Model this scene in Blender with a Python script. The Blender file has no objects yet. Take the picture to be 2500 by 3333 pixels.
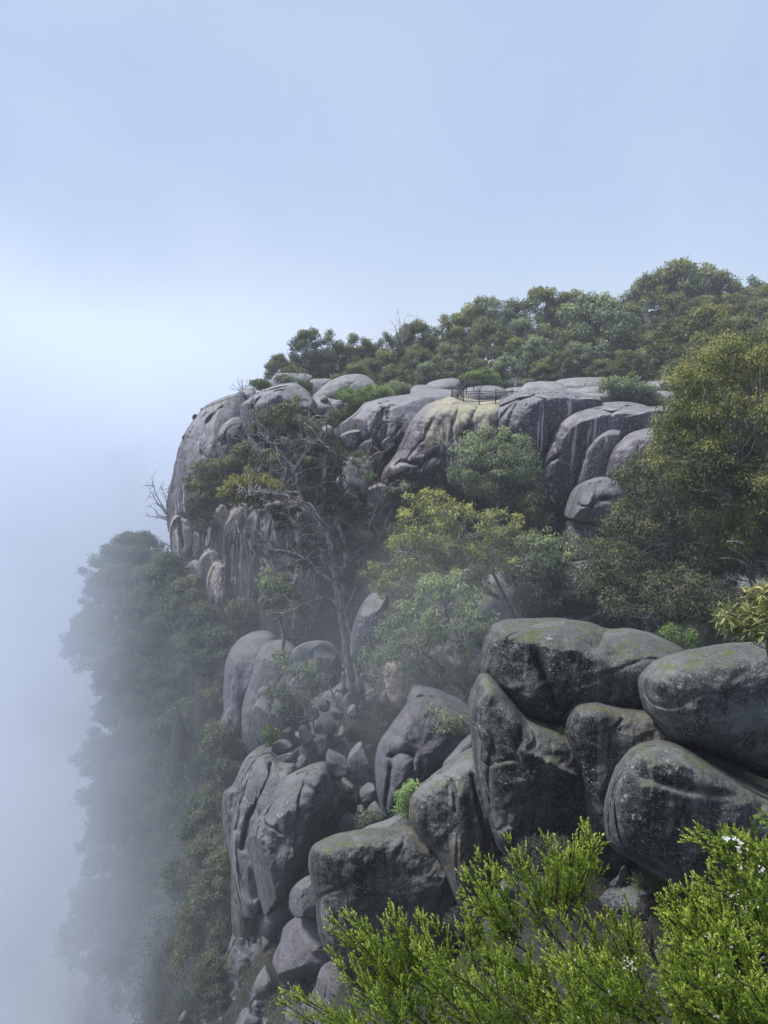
# granite cliff head in valley fog, seen across a gully from a lookout
HAZE = .0008
FOG_LEAN, FOG_X0, FOG_X1, FOG_D, FOG_D2, FOG_TOP = .10, -24.0, -1.0, .19, .10, 30.0
SKY_A, SKY_B, SKY_UP, SKY_S, SKY_H = (3.0, 4.15, 6.2), (4.4, 5.15, 6.9), (3.7, 4.85, 6.5), .10, (4.7, 5.6, 7.2)
SUN_S, EXPO = 3.8, 0.45
import math as _m
SUN_AZ_L = _m.radians(-92)
import bpy, math, random, re
import numpy as np
from mathutils import Vector

R = math.radians
random.seed(7)
RNG = np.random.default_rng(7)
scene = bpy.context.scene
COL = scene.collection

# ------------------------------------------------------------------ picture -> world
FPX, CX, CY, PITCH = 2518.0, 1250.0, 1666.5, R(10.7)
CP, SP = math.cos(PITCH), math.sin(PITCH)

def rays(p):
    p = np.atleast_2d(np.asarray(p, float))
    x = (p[:, 0] - CX) / FPX
    z = -(p[:, 1] - CY) / FPX
    y = np.ones(len(p))
    return np.stack([x, CP * y + SP * z, -SP * y + CP * z], 1)

def at(px, py, Y):
    r = rays([[px, py]])[0]
    return r * (Y / r[1])

def ats(p, Y):
    r = rays(p)
    return r * (np.asarray(Y) / r[:, 1])[:, None]

FR = {'A': (450, 1050, 1.659), 'B': (1350, 850, 1.4426), 'C': (600, 1950, 1.599), 'D': (1300, 1950, 1.3825),
      'E': (0, 1500, 1.2067), 'F': (1050, 1150, 2.37), 'G': (500, 1150, 2.37), 'H': (1600, 1150, 2.37),
      'I': (800, 2000, 2.0738), 'J': (1500, 2600, 1.659), 'K': (1400, 800, 1.508), 'L': (250, 1500, 2.212),
      'M': (1900, 1400, 2.765), 'V': (0, 0, 0.6636), 'X': (0, 0, 1.0)}

def fr(k, pts):
    ox, oy, s = FR[k]
    a = np.asarray(pts, float).reshape(-1, 2)
    return a / s + np.array([ox, oy])

# ------------------------------------------------------------------ noise
_perm = np.random.default_rng(3).permutation(512)
_grad = np.random.default_rng(4).normal(size=(512, 3))
_grad /= np.linalg.norm(_grad, axis=1)[:, None]

def perlin(p):
    pi = np.floor(p).astype(int)
    pf = p - pi
    u = pf * pf * pf * (pf * (pf * 6 - 15) + 10)
    out = 0
    for dx in (0, 1):
        for dy in (0, 1):
            for dz in (0, 1):
                h = _perm[(_perm[(_perm[(pi[:, 0] + dx) & 511] + pi[:, 1] + dy) & 511] + pi[:, 2] + dz) & 511]
                g = _grad[h]
                d = (g * (pf - np.array([dx, dy, dz]))).sum(1)
                w = (u[:, 0] if dx else 1 - u[:, 0]) * (u[:, 1] if dy else 1 - u[:, 1]) * (u[:, 2] if dz else 1 - u[:, 2])
                out = out + w * d
    return out * 1.6

def fbm(p, octv=4, gain=0.5):
    a, s, o = 1.0, 0.0, 0
    for i in range(octv):
        o = o + a * perlin(p * (2.03 ** i) + 17.3 * i)
        a *= gain
    return o

def cells(p):
    """nearest jittered cell: (random value of the cell, distance to its border)"""
    b = np.floor(p).astype(int)
    d1 = np.full(len(p), 9.); d2 = np.full(len(p), 9.); v1 = np.zeros(len(p))
    for dx in (-1, 0, 1):
        for dy in (-1, 0, 1):
            for dz in (-1, 0, 1):
                c = b + np.array([dx, dy, dz])
                h = _perm[(_perm[(_perm[c[:, 0] & 511] + c[:, 1]) & 511] + c[:, 2]) & 511]
                q = c + .5 + _grad[h] * .55
                d = np.linalg.norm(p - q, axis=1)
                nw = d < d1
                d2 = np.where(nw, d1, np.minimum(d2, d)); v1 = np.where(nw, (h * 37 % 101) / 101., v1); d1 = np.where(nw, d, d1)
    return v1, d2 - d1

# ------------------------------------------------------------------ mesh helpers
def tag(o, label=None, cat=None, group=None, kind=None):
    if label: o['label'] = label
    if cat: o['category'] = cat
    if group: o['group'] = group
    if kind: o['kind'] = kind
    return o

def mesh_np(name, V, Fq, mat=None, smooth=True, tint=None):
    """V (n,3); Fq (m,3|4) faces"""
    V = np.ascontiguousarray(V, np.float32)
    Fq = np.ascontiguousarray(Fq, np.int32)
    m = bpy.data.meshes.new(name)
    k = Fq.shape[1]
    m.vertices.add(len(V)); m.vertices.foreach_set('co', V.ravel())
    m.loops.add(Fq.size); m.loops.foreach_set('vertex_index', Fq.ravel())
    m.polygons.add(len(Fq))
    m.polygons.foreach_set('loop_start', np.arange(len(Fq), dtype=np.int32) * k)
    m.polygons.foreach_set('loop_total', np.full(len(Fq), k, np.int32))
    m.polygons.foreach_set('use_smooth', np.full(len(Fq), smooth))
    m.update(calc_edges=True)
    if tint is not None:
        a = m.attributes.new('tint', 'FLOAT', 'POINT')
        a.data.foreach_set('value', np.ascontiguousarray(tint, np.float32))
    if mat: m.materials.append(mat)
    return m

def link(name, mesh, loc=(0, 0, 0), parent=None):
    o = bpy.data.objects.new(name, mesh)
    COL.objects.link(o)
    o.location = loc
    if parent: o.parent = parent
    return o

def empty(name, loc):
    o = bpy.data.objects.new(name, None)
    COL.objects.link(o); o.location = loc
    o.empty_display_size = 0.2
    return o

class Geo:
    """collects tubes and boxes as quads"""
    def __init__(s): s.V = []; s.F = []; s.n = 0
    def add(s, V, F):
        s.V.append(np.asarray(V, float)); s.F.append(np.asarray(F, int) + s.n); s.n += len(V)
    def tube(s, pts, rad, sides=6):
        pts = np.asarray(pts, float); n = len(pts)
        rad = np.broadcast_to(np.asarray(rad, float), (n,))
        t = np.gradient(pts, axis=0); t /= np.linalg.norm(t, axis=1)[:, None] + 1e-9
        up = np.array([0.31, 0.23, 0.92]) if abs(t[:, 2]).mean() < .8 else np.array([1., .2, .1])
        a = np.cross(t, up); a /= np.linalg.norm(a, axis=1)[:, None] + 1e-9
        b = np.cross(t, a)
        th = np.linspace(0, 2 * math.pi, sides, endpoint=False)
        V = pts[:, None] + rad[:, None, None] * (np.cos(th)[None, :, None] * a[:, None] + np.sin(th)[None, :, None] * b[:, None])
        V = V.reshape(-1, 3)
        F = []
        for i in range(n - 1):
            for j in range(sides):
                k = (j + 1) % sides
                F.append((i * sides + j, i * sides + k, (i + 1) * sides + k, (i + 1) * sides + j))
        # end caps (degenerate-free fans as quads onto a centre vertex pair)
        c0, c1 = len(V), len(V) + 1
        V = np.vstack([V, pts[0], pts[-1]])
        for j in range(0, sides, 2):
            F.append((c0, (j + 2) % sides, (j + 1) % sides, j))
            o = (n - 1) * sides
            F.append((c1, o + j, o + (j + 1) % sides, o + (j + 2) % sides))
        s.add(V, F)
    def box(s, c, h, rz=0):
        c = np.asarray(c, float); h = np.asarray(h, float)
        v = np.array([(x, y, z) for x in (-1, 1) for y in (-1, 1) for z in (-1, 1)], float) * h
        ca, sa = math.cos(rz), math.sin(rz)
        v = np.stack([v[:, 0] * ca - v[:, 1] * sa, v[:, 0] * sa + v[:, 1] * ca, v[:, 2]], 1) + c
        s.add(v, [(0, 1, 3, 2), (4, 6, 7, 5), (0, 4, 5, 1), (2, 3, 7, 6), (0, 2, 6, 4), (1, 5, 7, 3)])
    def build(s, name, mat, origin=(0, 0, 0), parent=None, loc=None):
        V = np.vstack(s.V) - np.asarray(origin)
        m = mesh_np(name, V, np.vstack(s.F), mat, True)
        return link(name, m, (0, 0, 0) if parent else (origin if loc is None else loc), parent)

# ------------------------------------------------------------------ materials
def new_mat(name):
    m = bpy.data.materials.new(name); m.use_nodes = True
    nt = m.node_tree; nt.nodes.clear()
    return m, nt

class N:
    def __init__(s, nt): s.nt = nt
    def __call__(s, typ, **kw):
        n = s.nt.nodes.new(typ)
        for k, v in kw.items():
            if k.startswith('i_'):
                key = k[2:]
                key = int(key) if key.isdigit() else key.replace('_', ' ')
                n.inputs[key].default_value = v
            else: setattr(n, k, v)
        return n
    def l(s, a, b): s.nt.links.new(a, b)
    def math(s, op, a, b=None, clamp=False):
        n = s.nt.nodes.new('ShaderNodeMath'); n.operation = op; n.use_clamp = clamp
        for i, v in enumerate((a, b)):
            if v is None: continue
            if hasattr(v, 'is_linked'): s.l(v, n.inputs[i])
            else: n.inputs[i].default_value = v
        return n.outputs[0]
    def mix(s, f, a, b, typ='MIX'):
        n = s.nt.nodes.new('ShaderNodeMix'); n.data_type = 'RGBA'; n.blend_type = typ
        for i, v in ((0, f), (6, a), (7, b)):
            if hasattr(v, 'is_linked'): s.l(v, n.inputs[i])
            elif i == 0: n.inputs[0].default_value = v
            else: n.inputs[i].default_value = (*v, 1)
        return n.outputs[2]
    def ramp(s, f, lo, hi):
        n = s.nt.nodes.new('ShaderNodeMapRange'); n.interpolation_type = 'SMOOTHSTEP'
        s.l(f, n.inputs[0]); n.inputs[1].default_value = lo; n.inputs[2].default_value = hi
        return n.outputs[0]
    def noise(s, vec, scale, detail=4, rough=.55, dist=0):
        n = s.nt.nodes.new('ShaderNodeTexNoise')
        s.l(vec, n.inputs['Vector']); n.inputs['Scale'].default_value = scale
        n.inputs['Detail'].default_value = detail; n.inputs['Roughness'].default_value = rough
        n.inputs['Distortion'].default_value = dist
        return n.outputs['Fac']
    def mapv(s, vec, scale):
        n = s.nt.nodes.new('ShaderNodeMapping'); s.l(vec, n.inputs[0]); n.inputs['Scale'].default_value = scale
        return n.outputs[0]

def rock_mat(name, base=(.20, .195, .20), dark=(.055, .053, .060), light=(.36, .355, .36), streak=.6, sc=1.0,
             ochre=0.0, ochre_col=(.36, .25, .14), moss=.5, lichen=.5, top=None, stain=.5, lines=.3):
    """weathered granite; sc = metres-scale factor of the pattern"""
    m, nt = new_mat(name); n = N(nt)
    tc = n('ShaderNodeTexCoord'); oi = n('ShaderNodeObjectInfo'); geo = n('ShaderNodeNewGeometry')
    off = n('ShaderNodeVectorMath', operation='SCALE'); n.l(geo.outputs['Position'], off.inputs[0]); off.inputs['Scale'].default_value = 1.0 / sc
    v = off.outputs[0]
    sep = n('ShaderNodeSeparateXYZ'); n.l(geo.outputs['Normal'], sep.inputs[0])
    nz = sep.outputs[2]
    steep = n.math('SUBTRACT', 1.0, n.ramp(nz, .25, .8))
    vs = n.mapv(v, (1, 1, .07))
    vs2 = n.mapv(v, (1, 1, .13))
    big = n.noise(v, .35, 5, .6, .6)
    med = n.noise(v, 1.6, 6, .7, .3)
    fine = n.noise(v, 14, 3, .7)
    col = n.mix(n.ramp(med, .35, .68), base, tuple(b * .62 for b in base))
    col = n.mix(n.math('MULTIPLY', n.ramp(big, .48, .66), .38), col, light)
    # water stain: broad vertical bands
    s1 = n.noise(vs, .8, 5, .65, .4)
    s2 = n.noise(vs2, 3.2, 4, .7, .3)
    lo_, hi_ = (.26, .50) if streak > .9 and sc > 1 else (.36, .62)
    stf = n.math('MULTIPLY', n.ramp(s1, lo_, hi_), n.math('MULTIPLY', steep, streak))
    col = n.mix(stf, col, dark)
    stf2 = n.math('MULTIPLY', n.ramp(s2, .50, .64), n.math('MULTIPLY', steep, streak * .7))
    col = n.mix(stf2, col, tuple(d * .7 for d in dark))
    # pale run-off lines
    s3 = n.noise(n.mapv(v, (1, 1, .05)), 2.6, 3, .6, .5)
    band = n.math('MULTIPLY', n.ramp(s3, .60, .66), n.math('MULTIPLY', steep, lines))
    col = n.mix(band, col, light)
    if ochre > 0:
        o1 = n.noise(n.mapv(v, (1, 1, .12)), 1.1, 4, .6, .3)
        col = n.mix(n.math('MULTIPLY', n.ramp(o1, .55, .66), n.math('MULTIPLY', steep, ochre)), col, ochre_col)
    if top is not None:
        t1 = n.noise(v, .9, 4, .6, .4)
        sp_ = n('ShaderNodeSeparateXYZ'); n.l(geo.outputs['Position'], sp_.inputs[0])
        zz = n.math('ADD', sp_.outputs[2], n.math('MULTIPLY', n.math('SUBTRACT', n.noise(n.mapv(v, (1, 1, .1)), 1.2, 4, .6), .5), 9.0))
        tf = n.math('MULTIPLY', n.math('MULTIPLY', n.ramp(zz, -5.2, -3.6), n.ramp(t1, .3, .5)), n.ramp(sp_.outputs[0], 2.0, 5.5))
        col = n.mix(tf, col, top)
    # speckle
    col = n.mix(n.math('MULTIPLY', n.ramp(fine, .50, .66), .5), col, tuple(min(1, l * 1.1) for l in light))
    col = n.mix(n.math('MULTIPLY', n.ramp(n.noise(v, 30, 2, .6), .5, .75), .45), col, tuple(d * .8 for d in dark))
    # lichen blotches
    if lichen > 0:
        vo = n('ShaderNodeTexVoronoi'); vo.feature = 'SMOOTH_F1'; n.l(v, vo.inputs['Vector']); vo.inputs['Scale'].default_value = 5.5
        lm = n.noise(v, 1.1, 4, .6, .2)
        lf = n.math('MULTIPLY', n.math('SUBTRACT', 1.0, n.ramp(vo.outputs['Distance'], .12, .26)), n.ramp(lm, .50, .64))
        col = n.mix(n.math('MULTIPLY', lf, lichen), col, (.42, .45, .43))
        lf2 = n.math('MULTIPLY', n.ramp(n.noise(v, 4.5, 5, .75, .6), .56, .66), n.ramp(n.noise(v, .7, 3, .5, .2), .46, .6))
        col = n.mix(n.math('MULTIPLY', lf2, lichen * .55), col, (.26, .29, .26))
    if moss > 0:
        mm = n.noise(v, 1.3, 5, .7, .4)
        mf = n.math('MULTIPLY', n.ramp(nz, .55, .9), n.ramp(mm, .50, .62))
        col = n.mix(n.math('MULTIPLY', mf, moss), col, (.13, .145, .045))
        mf2 = n.math('MULTIPLY', n.ramp(nz, .3, .85), n.ramp(n.noise(v, 2.2, 5, .7, .2), .46, .62))
        col = n.mix(n.math('MULTIPLY', mf2, moss * .6), col, (.10, .115, .05))
    b = n('ShaderNodeBsdfPrincipled'); n.l(col, b.inputs['Base Color'])
    b.inputs['Roughness'].default_value = .86; b.inputs['Specular IOR Level'].default_value = .25
    h = n.math('ADD', n.math('MULTIPLY', med, 1.0), n.math('MULTIPLY', n.noise(v, 6, 6, .75, .3), .55))
    h = n.math('ADD', h, n.math('MULTIPLY', n.math('MULTIPLY', s2, steep), .8))
    bp = n('ShaderNodeBump'); bp.inputs['Strength'].default_value = 1.0; bp.inputs['Distance'].default_value = .16 * sc
    n.l(n.math('ADD', h, n.math('MULTIPLY', fine, .25)), bp.inputs['Height']); n.l(bp.outputs[0], b.inputs['Normal'])
    out = n('ShaderNodeOutputMaterial'); n.l(b.outputs[0], out.inputs[0])
    return m

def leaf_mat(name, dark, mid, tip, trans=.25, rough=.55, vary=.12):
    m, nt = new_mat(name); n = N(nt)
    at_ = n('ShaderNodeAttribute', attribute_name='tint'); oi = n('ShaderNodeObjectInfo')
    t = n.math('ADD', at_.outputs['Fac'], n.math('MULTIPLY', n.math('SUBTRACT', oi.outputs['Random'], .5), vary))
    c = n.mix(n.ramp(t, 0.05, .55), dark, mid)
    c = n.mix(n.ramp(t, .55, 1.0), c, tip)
    b = n('ShaderNodeBsdfPrincipled'); n.l(c, b.inputs['Base Color'])
    b.inputs['Roughness'].default_value = rough; b.inputs['Specular IOR Level'].default_value = .3
    tr = n('ShaderNodeBsdfTranslucent'); n.l(c, tr.inputs[0])
    mx = n('ShaderNodeMixShader'); mx.inputs[0].default_value = trans
    n.l(b.outputs[0], mx.inputs[1]); n.l(tr.outputs[0], mx.inputs[2])
    out = n('ShaderNodeOutputMaterial'); n.l(mx.outputs[0], out.inputs[0])
    return m

def bark_mat(name, a, b_, sc=6):
    m, nt = new_mat(name); n = N(nt)
    geo = n('ShaderNodeNewGeometry')
    v = n.mapv(geo.outputs['Position'], (1, 1, .25))
    f = n.noise(v, sc, 5, .7, .5)
    c = n.mix(n.ramp(f, .4, .6), a, b_)
    b = n('ShaderNodeBsdfPrincipled'); n.l(c, b.inputs['Base Color']); b.inputs['Roughness'].default_value = .85
    bp = n('ShaderNodeBump'); bp.inputs['Distance'].default_value = .03; n.l(f, bp.inputs['Height']); n.l(bp.outputs[0], b.inputs['Normal'])
    out = n('ShaderNodeOutputMaterial'); n.l(b.outputs[0], out.inputs[0])
    return m

def plain_mat(name, c, rough=.6, metal=0):
    m, nt = new_mat(name); n = N(nt)
    geo = n('ShaderNodeNewGeometry')
    f = n.noise(geo.outputs['Position'], 9, 3, .6)
    cc = n.mix(f, c, tuple(x * .6 for x in c))
    b = n('ShaderNodeBsdfPrincipled'); n.l(cc, b.inputs['Base Color']); b.inputs['Roughness'].default_value = rough; b.inputs['Metallic'].default_value = metal
    out = n('ShaderNodeOutputMaterial'); n.l(b.outputs[0], out.inputs[0])
    return m

M = {}
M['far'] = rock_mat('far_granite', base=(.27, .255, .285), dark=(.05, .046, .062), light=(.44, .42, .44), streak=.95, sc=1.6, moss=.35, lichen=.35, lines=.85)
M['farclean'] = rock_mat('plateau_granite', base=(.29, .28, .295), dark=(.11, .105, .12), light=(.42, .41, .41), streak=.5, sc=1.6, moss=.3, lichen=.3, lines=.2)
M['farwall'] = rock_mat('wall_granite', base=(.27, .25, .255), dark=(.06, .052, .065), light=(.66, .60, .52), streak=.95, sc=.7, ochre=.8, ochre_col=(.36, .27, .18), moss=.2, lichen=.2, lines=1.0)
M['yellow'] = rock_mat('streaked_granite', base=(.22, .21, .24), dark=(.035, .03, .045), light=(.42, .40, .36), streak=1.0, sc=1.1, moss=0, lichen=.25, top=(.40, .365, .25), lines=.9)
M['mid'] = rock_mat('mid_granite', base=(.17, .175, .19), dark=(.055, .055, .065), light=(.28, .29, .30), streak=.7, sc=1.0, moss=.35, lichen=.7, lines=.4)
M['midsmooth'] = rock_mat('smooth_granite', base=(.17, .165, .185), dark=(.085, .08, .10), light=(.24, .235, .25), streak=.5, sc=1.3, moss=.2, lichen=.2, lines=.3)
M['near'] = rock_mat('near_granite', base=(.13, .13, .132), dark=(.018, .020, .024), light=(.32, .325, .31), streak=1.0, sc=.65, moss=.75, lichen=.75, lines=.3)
M['nearochre'] = rock_mat('near_ochre_granite', base=(.17, .175, .175), dark=(.025, .025, .03), light=(.28, .29, .28), streak=.95, sc=.8, moss=.5, lichen=.6, ochre=.6, ochre_col=(.25, .18, .12), lines=.5)
M['tan'] = rock_mat('tan_granite', base=(.34, .27, .235), dark=(.20, .15, .14), light=(.40, .34, .30), streak=.1, sc=.8, moss=0, lichen=.1)
M['wood_pale'] = bark_mat('pale_bark', (.33, .31, .31), (.10, .08, .08), 4)
M['wood_dark'] = bark_mat('dark_bark', (.055, .045, .045), (.13, .115, .11), 6)
M['wood_twig'] = bark_mat('twig_bark', (.11, .055, .035), (.06, .04, .03), 40)
M['wood_dead'] = bark_mat('dead_wood', (.24, .225, .24), (.11, .10, .10), 6)
M['metal'] = plain_mat('black_painted_steel', (.012, .012, .014), .45)
M['lf_forest'] = leaf_mat('forest_leaves', (.022, .036, .024), (.078, .115, .055), (.27, .275, .085), .2, vary=.15)
M['lf_haze'] = leaf_mat('slope_leaves', (0.033, 0.050, 0.039), (0.080, 0.113, 0.072), (0.176, 0.192, 0.096), .2, vary=.3)
M['lf_olive'] = leaf_mat('olive_leaves', (0.050, 0.068, 0.033), (0.152, 0.181, 0.072), (0.400, 0.400, 0.112), .25, vary=.05)
M['lf_grey'] = leaf_mat('grey_green_leaves', (0.055, 0.077, 0.055), (0.145, 0.189, 0.123), (0.336, 0.384, 0.176), .25, vary=.05)
M['lf_dark'] = leaf_mat('dark_leaves', (0.024, 0.033, 0.024), (0.080, 0.094, 0.061), (.165, .175, .08), .2, vary=.05)
M['lf_gold'] = leaf_mat('gold_green_leaves', (.032, .048, .024), (.11, .14, .05), (.27, .265, .08), .25, vary=.05)
M['lf_bright'] = leaf_mat('bright_shrub_leaves', (.04, .075, .028), (.12, .19, .06), (.28, .36, .10), .25, vary=.1)
M['lf_mist'] = leaf_mat('pale_fern_leaves', (0.077, 0.132, 0.055), (0.203, 0.319, 0.116), (0.384, 0.528, 0.192), .25, vary=.1)
M['lf_gumsprig'] = leaf_mat('gum_leaves', (.12, .15, .06), (.26, .29, .12), (.42, .36, .12), .25, .35, .1)
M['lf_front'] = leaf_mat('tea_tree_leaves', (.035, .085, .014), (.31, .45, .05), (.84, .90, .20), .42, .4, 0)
M['petal'] = plain_mat('white_petals', (.8, .8, .78), .6)

# ------------------------------------------------------------------ rocks
def spline(pts, k=8):
    p = np.asarray(pts, float); n = len(p); out = []
    for i in range(n):
        a, b, c, d = p[i - 1], p[i], p[(i + 1) % n], p[(i + 2) % n]
        for t in np.linspace(0, 1, k, endpoint=False):
            out.append(.5 * ((2 * b) + (-a + c) * t + (2 * a - 5 * b + 4 * c - d) * t * t + (-a + 3 * b - 3 * c + d) * t ** 3))
    return np.array(out)

def radial(poly, c, nth):
    th = np.linspace(0, 2 * math.pi, nth, endpoint=False)
    d = np.stack([np.cos(th), np.sin(th)], 1)
    a = poly - c; b = np.roll(a, -1, 0); e = b - a
    den = d[:, None, 0] * e[None, :, 1] - d[:, None, 1] * e[None, :, 0]
    den = np.where(abs(den) < 1e-9, 1e-9, den)
    t = (a[None, :, 0] * e[None, :, 1] - a[None, :, 1] * e[None, :, 0]) / den
    s = (a[None, :, 0] * d[:, None, 1] - a[None, :, 1] * d[:, None, 0]) / den
    ok = (t > 0) & (s >= -1e-6) & (s <= 1 + 1e-6)
    r = np.where(ok, t, -1).max(1)
    r = np.where(r > 0, r, np.median(r[r > 0]))
    for _ in range(2): r = (np.roll(r, 1) + 2 * r + np.roll(r, -1)) / 4
    return th, r

def seg_dist(p, line):
    best = np.full(len(p), 1e9)
    for a, b in zip(line[:-1], line[1:]):
        ab = b - a; t = np.clip(((p - a) @ ab) / (ab @ ab + 1e-9), 0, 1)
        best = np.minimum(best, np.linalg.norm(p - (a + t[:, None] * ab), axis=1))
    return best

ROCKS = []
CARVE = []
CRS = {'far': .6, 'yellow': .45, 'farwall': .8, 'farclean': .6}
PSC = {'near': 1.45, 'nearochre': 1.35, 'mid': 1.35, 'farclean': 1.1, 'midsmooth': 1.2}
FLF = {'farwall': 1.7, 'yellow': 1.5}
ROUGH = {'near': .3, 'nearochre': .35, 'midsmooth': .3, 'mid': .6, 'far': .3, 'farclean': .2, 'farwall': .5, 'yellow': .15}
# (cell size x, y, z in metres, step, groove depth, groove width)
JOINT = {'near': (3.6, 3.6, 3.4, .03, .10, .02), 'nearochre': (2.2, 2.2, 5, .08, .10, .04), 'midsmooth': (4, 4, 8, .12, .16, .04), 'mid': (1.9, 1.9, 3.0, .22, .22, .045),
         'far': (4.6, 4.6, 12, .16, .40, .028), 'farclean': (6, 6, 3, .2, .25, .04), 'farwall': (1.25, 1.25, 10, .65, .45, .10), 'yellow': (2.6, 2.6, 14, .10, .18, .03), 'tan': (3, 3, 3, .05, .05, .05)}
CUTS = {'near': 0, 'nearochre': 0, 'midsmooth': 0, 'mid': 4, 'far': 2, 'farclean': 0, 'farwall': 4, 'yellow': 0, 'tan': 2}
def rock(f, pts, Y, label, mat='far', T=4., back=None, p=2.6, c=None, brow=None, rec=1.2, lean=.15, creases=(), flute=0.,
         lump=.35, crack=.0, name='boulder', cat='boulder', group=None, kind='thing', seed=None, fine=1.0, cuts=None, drop=0):
    pts = np.array(pts, float)
    if drop: m_ = pts[:, 1].mean(); pts[:, 1] += np.where(pts[:, 1] > m_, drop, 0)
    poly0 = fr(f, pts)
    poly = spline(poly0)
    cc = fr(f, c)[0] if c is not None else poly.mean(0)
    seed = len(ROCKS) * 13.7 if seed is None else seed
    poly = cc + (poly - cc) * 1.025; p = p * PSC.get(mat, 1.3); lump = lump * .5
    per = np.linalg.norm(poly - np.roll(poly, 1, 0), axis=1).sum()
    nth = int(np.clip(per / 5 * fine, 40, 460)) // 2 * 2
    th, r = radial(poly, cc, nth)
    mpp = Y / FPX
    # irregular outline
    wob = perlin(np.stack([np.cos(th) * 3 + seed, np.sin(th) * 3, np.full(nth, seed)], 1)) * .018 + \
        perlin(np.stack([np.cos(th) * 11 + seed, np.sin(th) * 11, np.full(nth, seed)], 1)) * .008
    r = r * (1 + wob)
    nr = int(np.clip(r.max() / 6 * fine, 12, 150)); nb = max(6, nr // 6)
    t1 = np.linspace(0, math.pi / 2, nr + 1)[1:]
    t2 = np.linspace(math.pi / 2, 0, nb + 1)[1:-1]
    back = T * 1.3 if back is None else back
    rho = np.concatenate([np.sin(t1) ** (2 / p), np.sin(t2) ** (2 / p)])
    dep = np.concatenate([-T * np.cos(t1) ** (2 / p), back * np.cos(t2) ** (2 / p)])
    d = np.stack([np.cos(th), np.sin(th)], 1)
    px = cc + rho[:, None, None] * (r[:, None] * d)[None]
    px = px.reshape(-1, 2)
    px = np.vstack([px, cc, cc])
    dd = np.concatenate([np.repeat(dep, nth), [-T, back]])
    front = dd < back * .02
    bottom = poly[:, 1].max()
    h = (bottom - px[:, 1]) * mpp
    YY = Y + dd + lean * h
    if brow is not None:
        bl = fr(f, brow); o = np.argsort(bl[:, 0]); bl = bl[o]
        by = np.interp(px[:, 0], bl[:, 0], bl[:, 1])
        over = np.maximum(0, (by - px[:, 1]) * mpp)
        w = max(.15, T * .14)
        YY += rec * (np.sqrt(over ** 2 + w * w) - w)
    W = ats(px, YY)
    sd = np.array([seed, seed * .7, 0])
    L = max(1.0, T)
    disp = lump * fbm(W / (L * 1.1) + sd, 4, .5) * L * .35
    disp += .02 * L * fbm(W * 1.7 / max(.5, L * .15) * .5 + sd, 3, .6)
    jn_ = JOINT[mat]; js = min(1.0, T / (jn_[0] * 1.1) + .25)
    wq = W / (np.array(jn_[:3]) * js); wq = wq + fbm(wq * .9 + sd, 3, .55)[:, None] * .13
    cv, ce = cells(wq + sd)
    disp += (cv - .5) * jn_[3] * js + jn_[4] * js * np.exp(-(ce / jn_[5]) ** 2) * np.clip(perlin(W / (L * .9) + sd * 2) * 2 + .7, 0, 1)
    rg = 1 - 2 * abs(fbm(W / (L * .55) + sd * 1.7, 4, .55))
    disp += -.045 * L * ROUGH.get(mat, 1.0) * rg
    if flute > 0:
        q = W * np.array([1, 1, .09]) * FLF.get(mat, 1.0)
        fl = fbm(q * .55 + sd, 3, .55)
        fl2 = 1 - 2 * abs(perlin(q * .9 + sd * 1.3))
        disp += flute * (fl * 1.0 + fl2 * .45)
    if crack > 0:
        cn = perlin(W * np.array([.25, .25, .10]) + sd)
        disp += crack * np.exp(-(cn / .035) ** 2)
    for cr in creases:
        line, dpt, wd = cr
        ln = fr(f, line)
        wgl = perlin(np.stack([px[:, 0] / 30, px[:, 1] / 30, np.full(len(px), seed)], 1)) * 5
        dl = seg_dist(px, ln) + wgl * .8
        disp += dpt * CRS.get(mat, 1.0) * np.exp(-np.abs(dl) / (wd * (.45 if mat in CRS else .7)))
    YY = YY + np.where(front, disp, disp * .5)
    W = ats(px, YY)
    nc = CUTS.get(mat, 3) if cuts is None else cuts
    if nc:
        r_ = np.random.default_rng(int(seed * 10) + 5)
        wc = W.mean(0)
        for q in range(nc):
            nn_ = r_.normal(size=3) * np.array([1, 1.0, .8]); nn_[1] = -abs(nn_[1]) * 1.2 if nc < 6 else nn_[1] * .7; nn_ /= np.linalg.norm(nn_)
            pr_ = (W - wc) @ nn_; hh = pr_.max() * (r_.uniform(.66, .86) if nc < 6 else r_.uniform(.5, .78))
            W = W - np.maximum(0, pr_ - hh)[:, None] * nn_ * .85
        W = W + (fbm(W / (L * .3) + sd, 3, .5) * .012 * L)[:, None] * np.array([0, -1, .3])
    nR = len(rho)
    i = np.arange(nR - 1)[:, None]; j = np.arange(nth)[None]
    jn = (j + 1) % nth
    Fq = np.stack([i * nth + j, (i + 1) * nth + j, (i + 1) * nth + jn, i * nth + jn], -1).reshape(-1, 4)
    c0 = nR * nth; c1 = c0 + 1
    jj = np.arange(0, nth, 2)
    cap0 = np.stack([np.full(len(jj), c0), jj, (jj + 1) % nth, (jj + 2) % nth], 1)
    o = (nR - 1) * nth
    cap1 = np.stack([np.full(len(jj), c1), o + (jj + 2) % nth, o + (jj + 1) % nth, o + jj], 1)
    Fq = np.vstack([Fq, cap0, cap1])
    org = np.array([W[:, 0].mean(), W[:, 1].mean(), W[:, 2].min()])
    ob = link(name, mesh_np(name, W - org, Fq, M[mat]), org)
    tag(ob, label, cat, group, kind)
    ROCKS.append(ob)
    if name in ('buttress', 'fluted_wall', 'streaked_wall', 'cliff_head', 'smooth_dome'): CARVE.append((W[:, 0].min(), W[:, 0].max(), W[:, 1].min(), float(np.median(W[:, 1])), W[:, 2].min()))
    return ob

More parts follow.
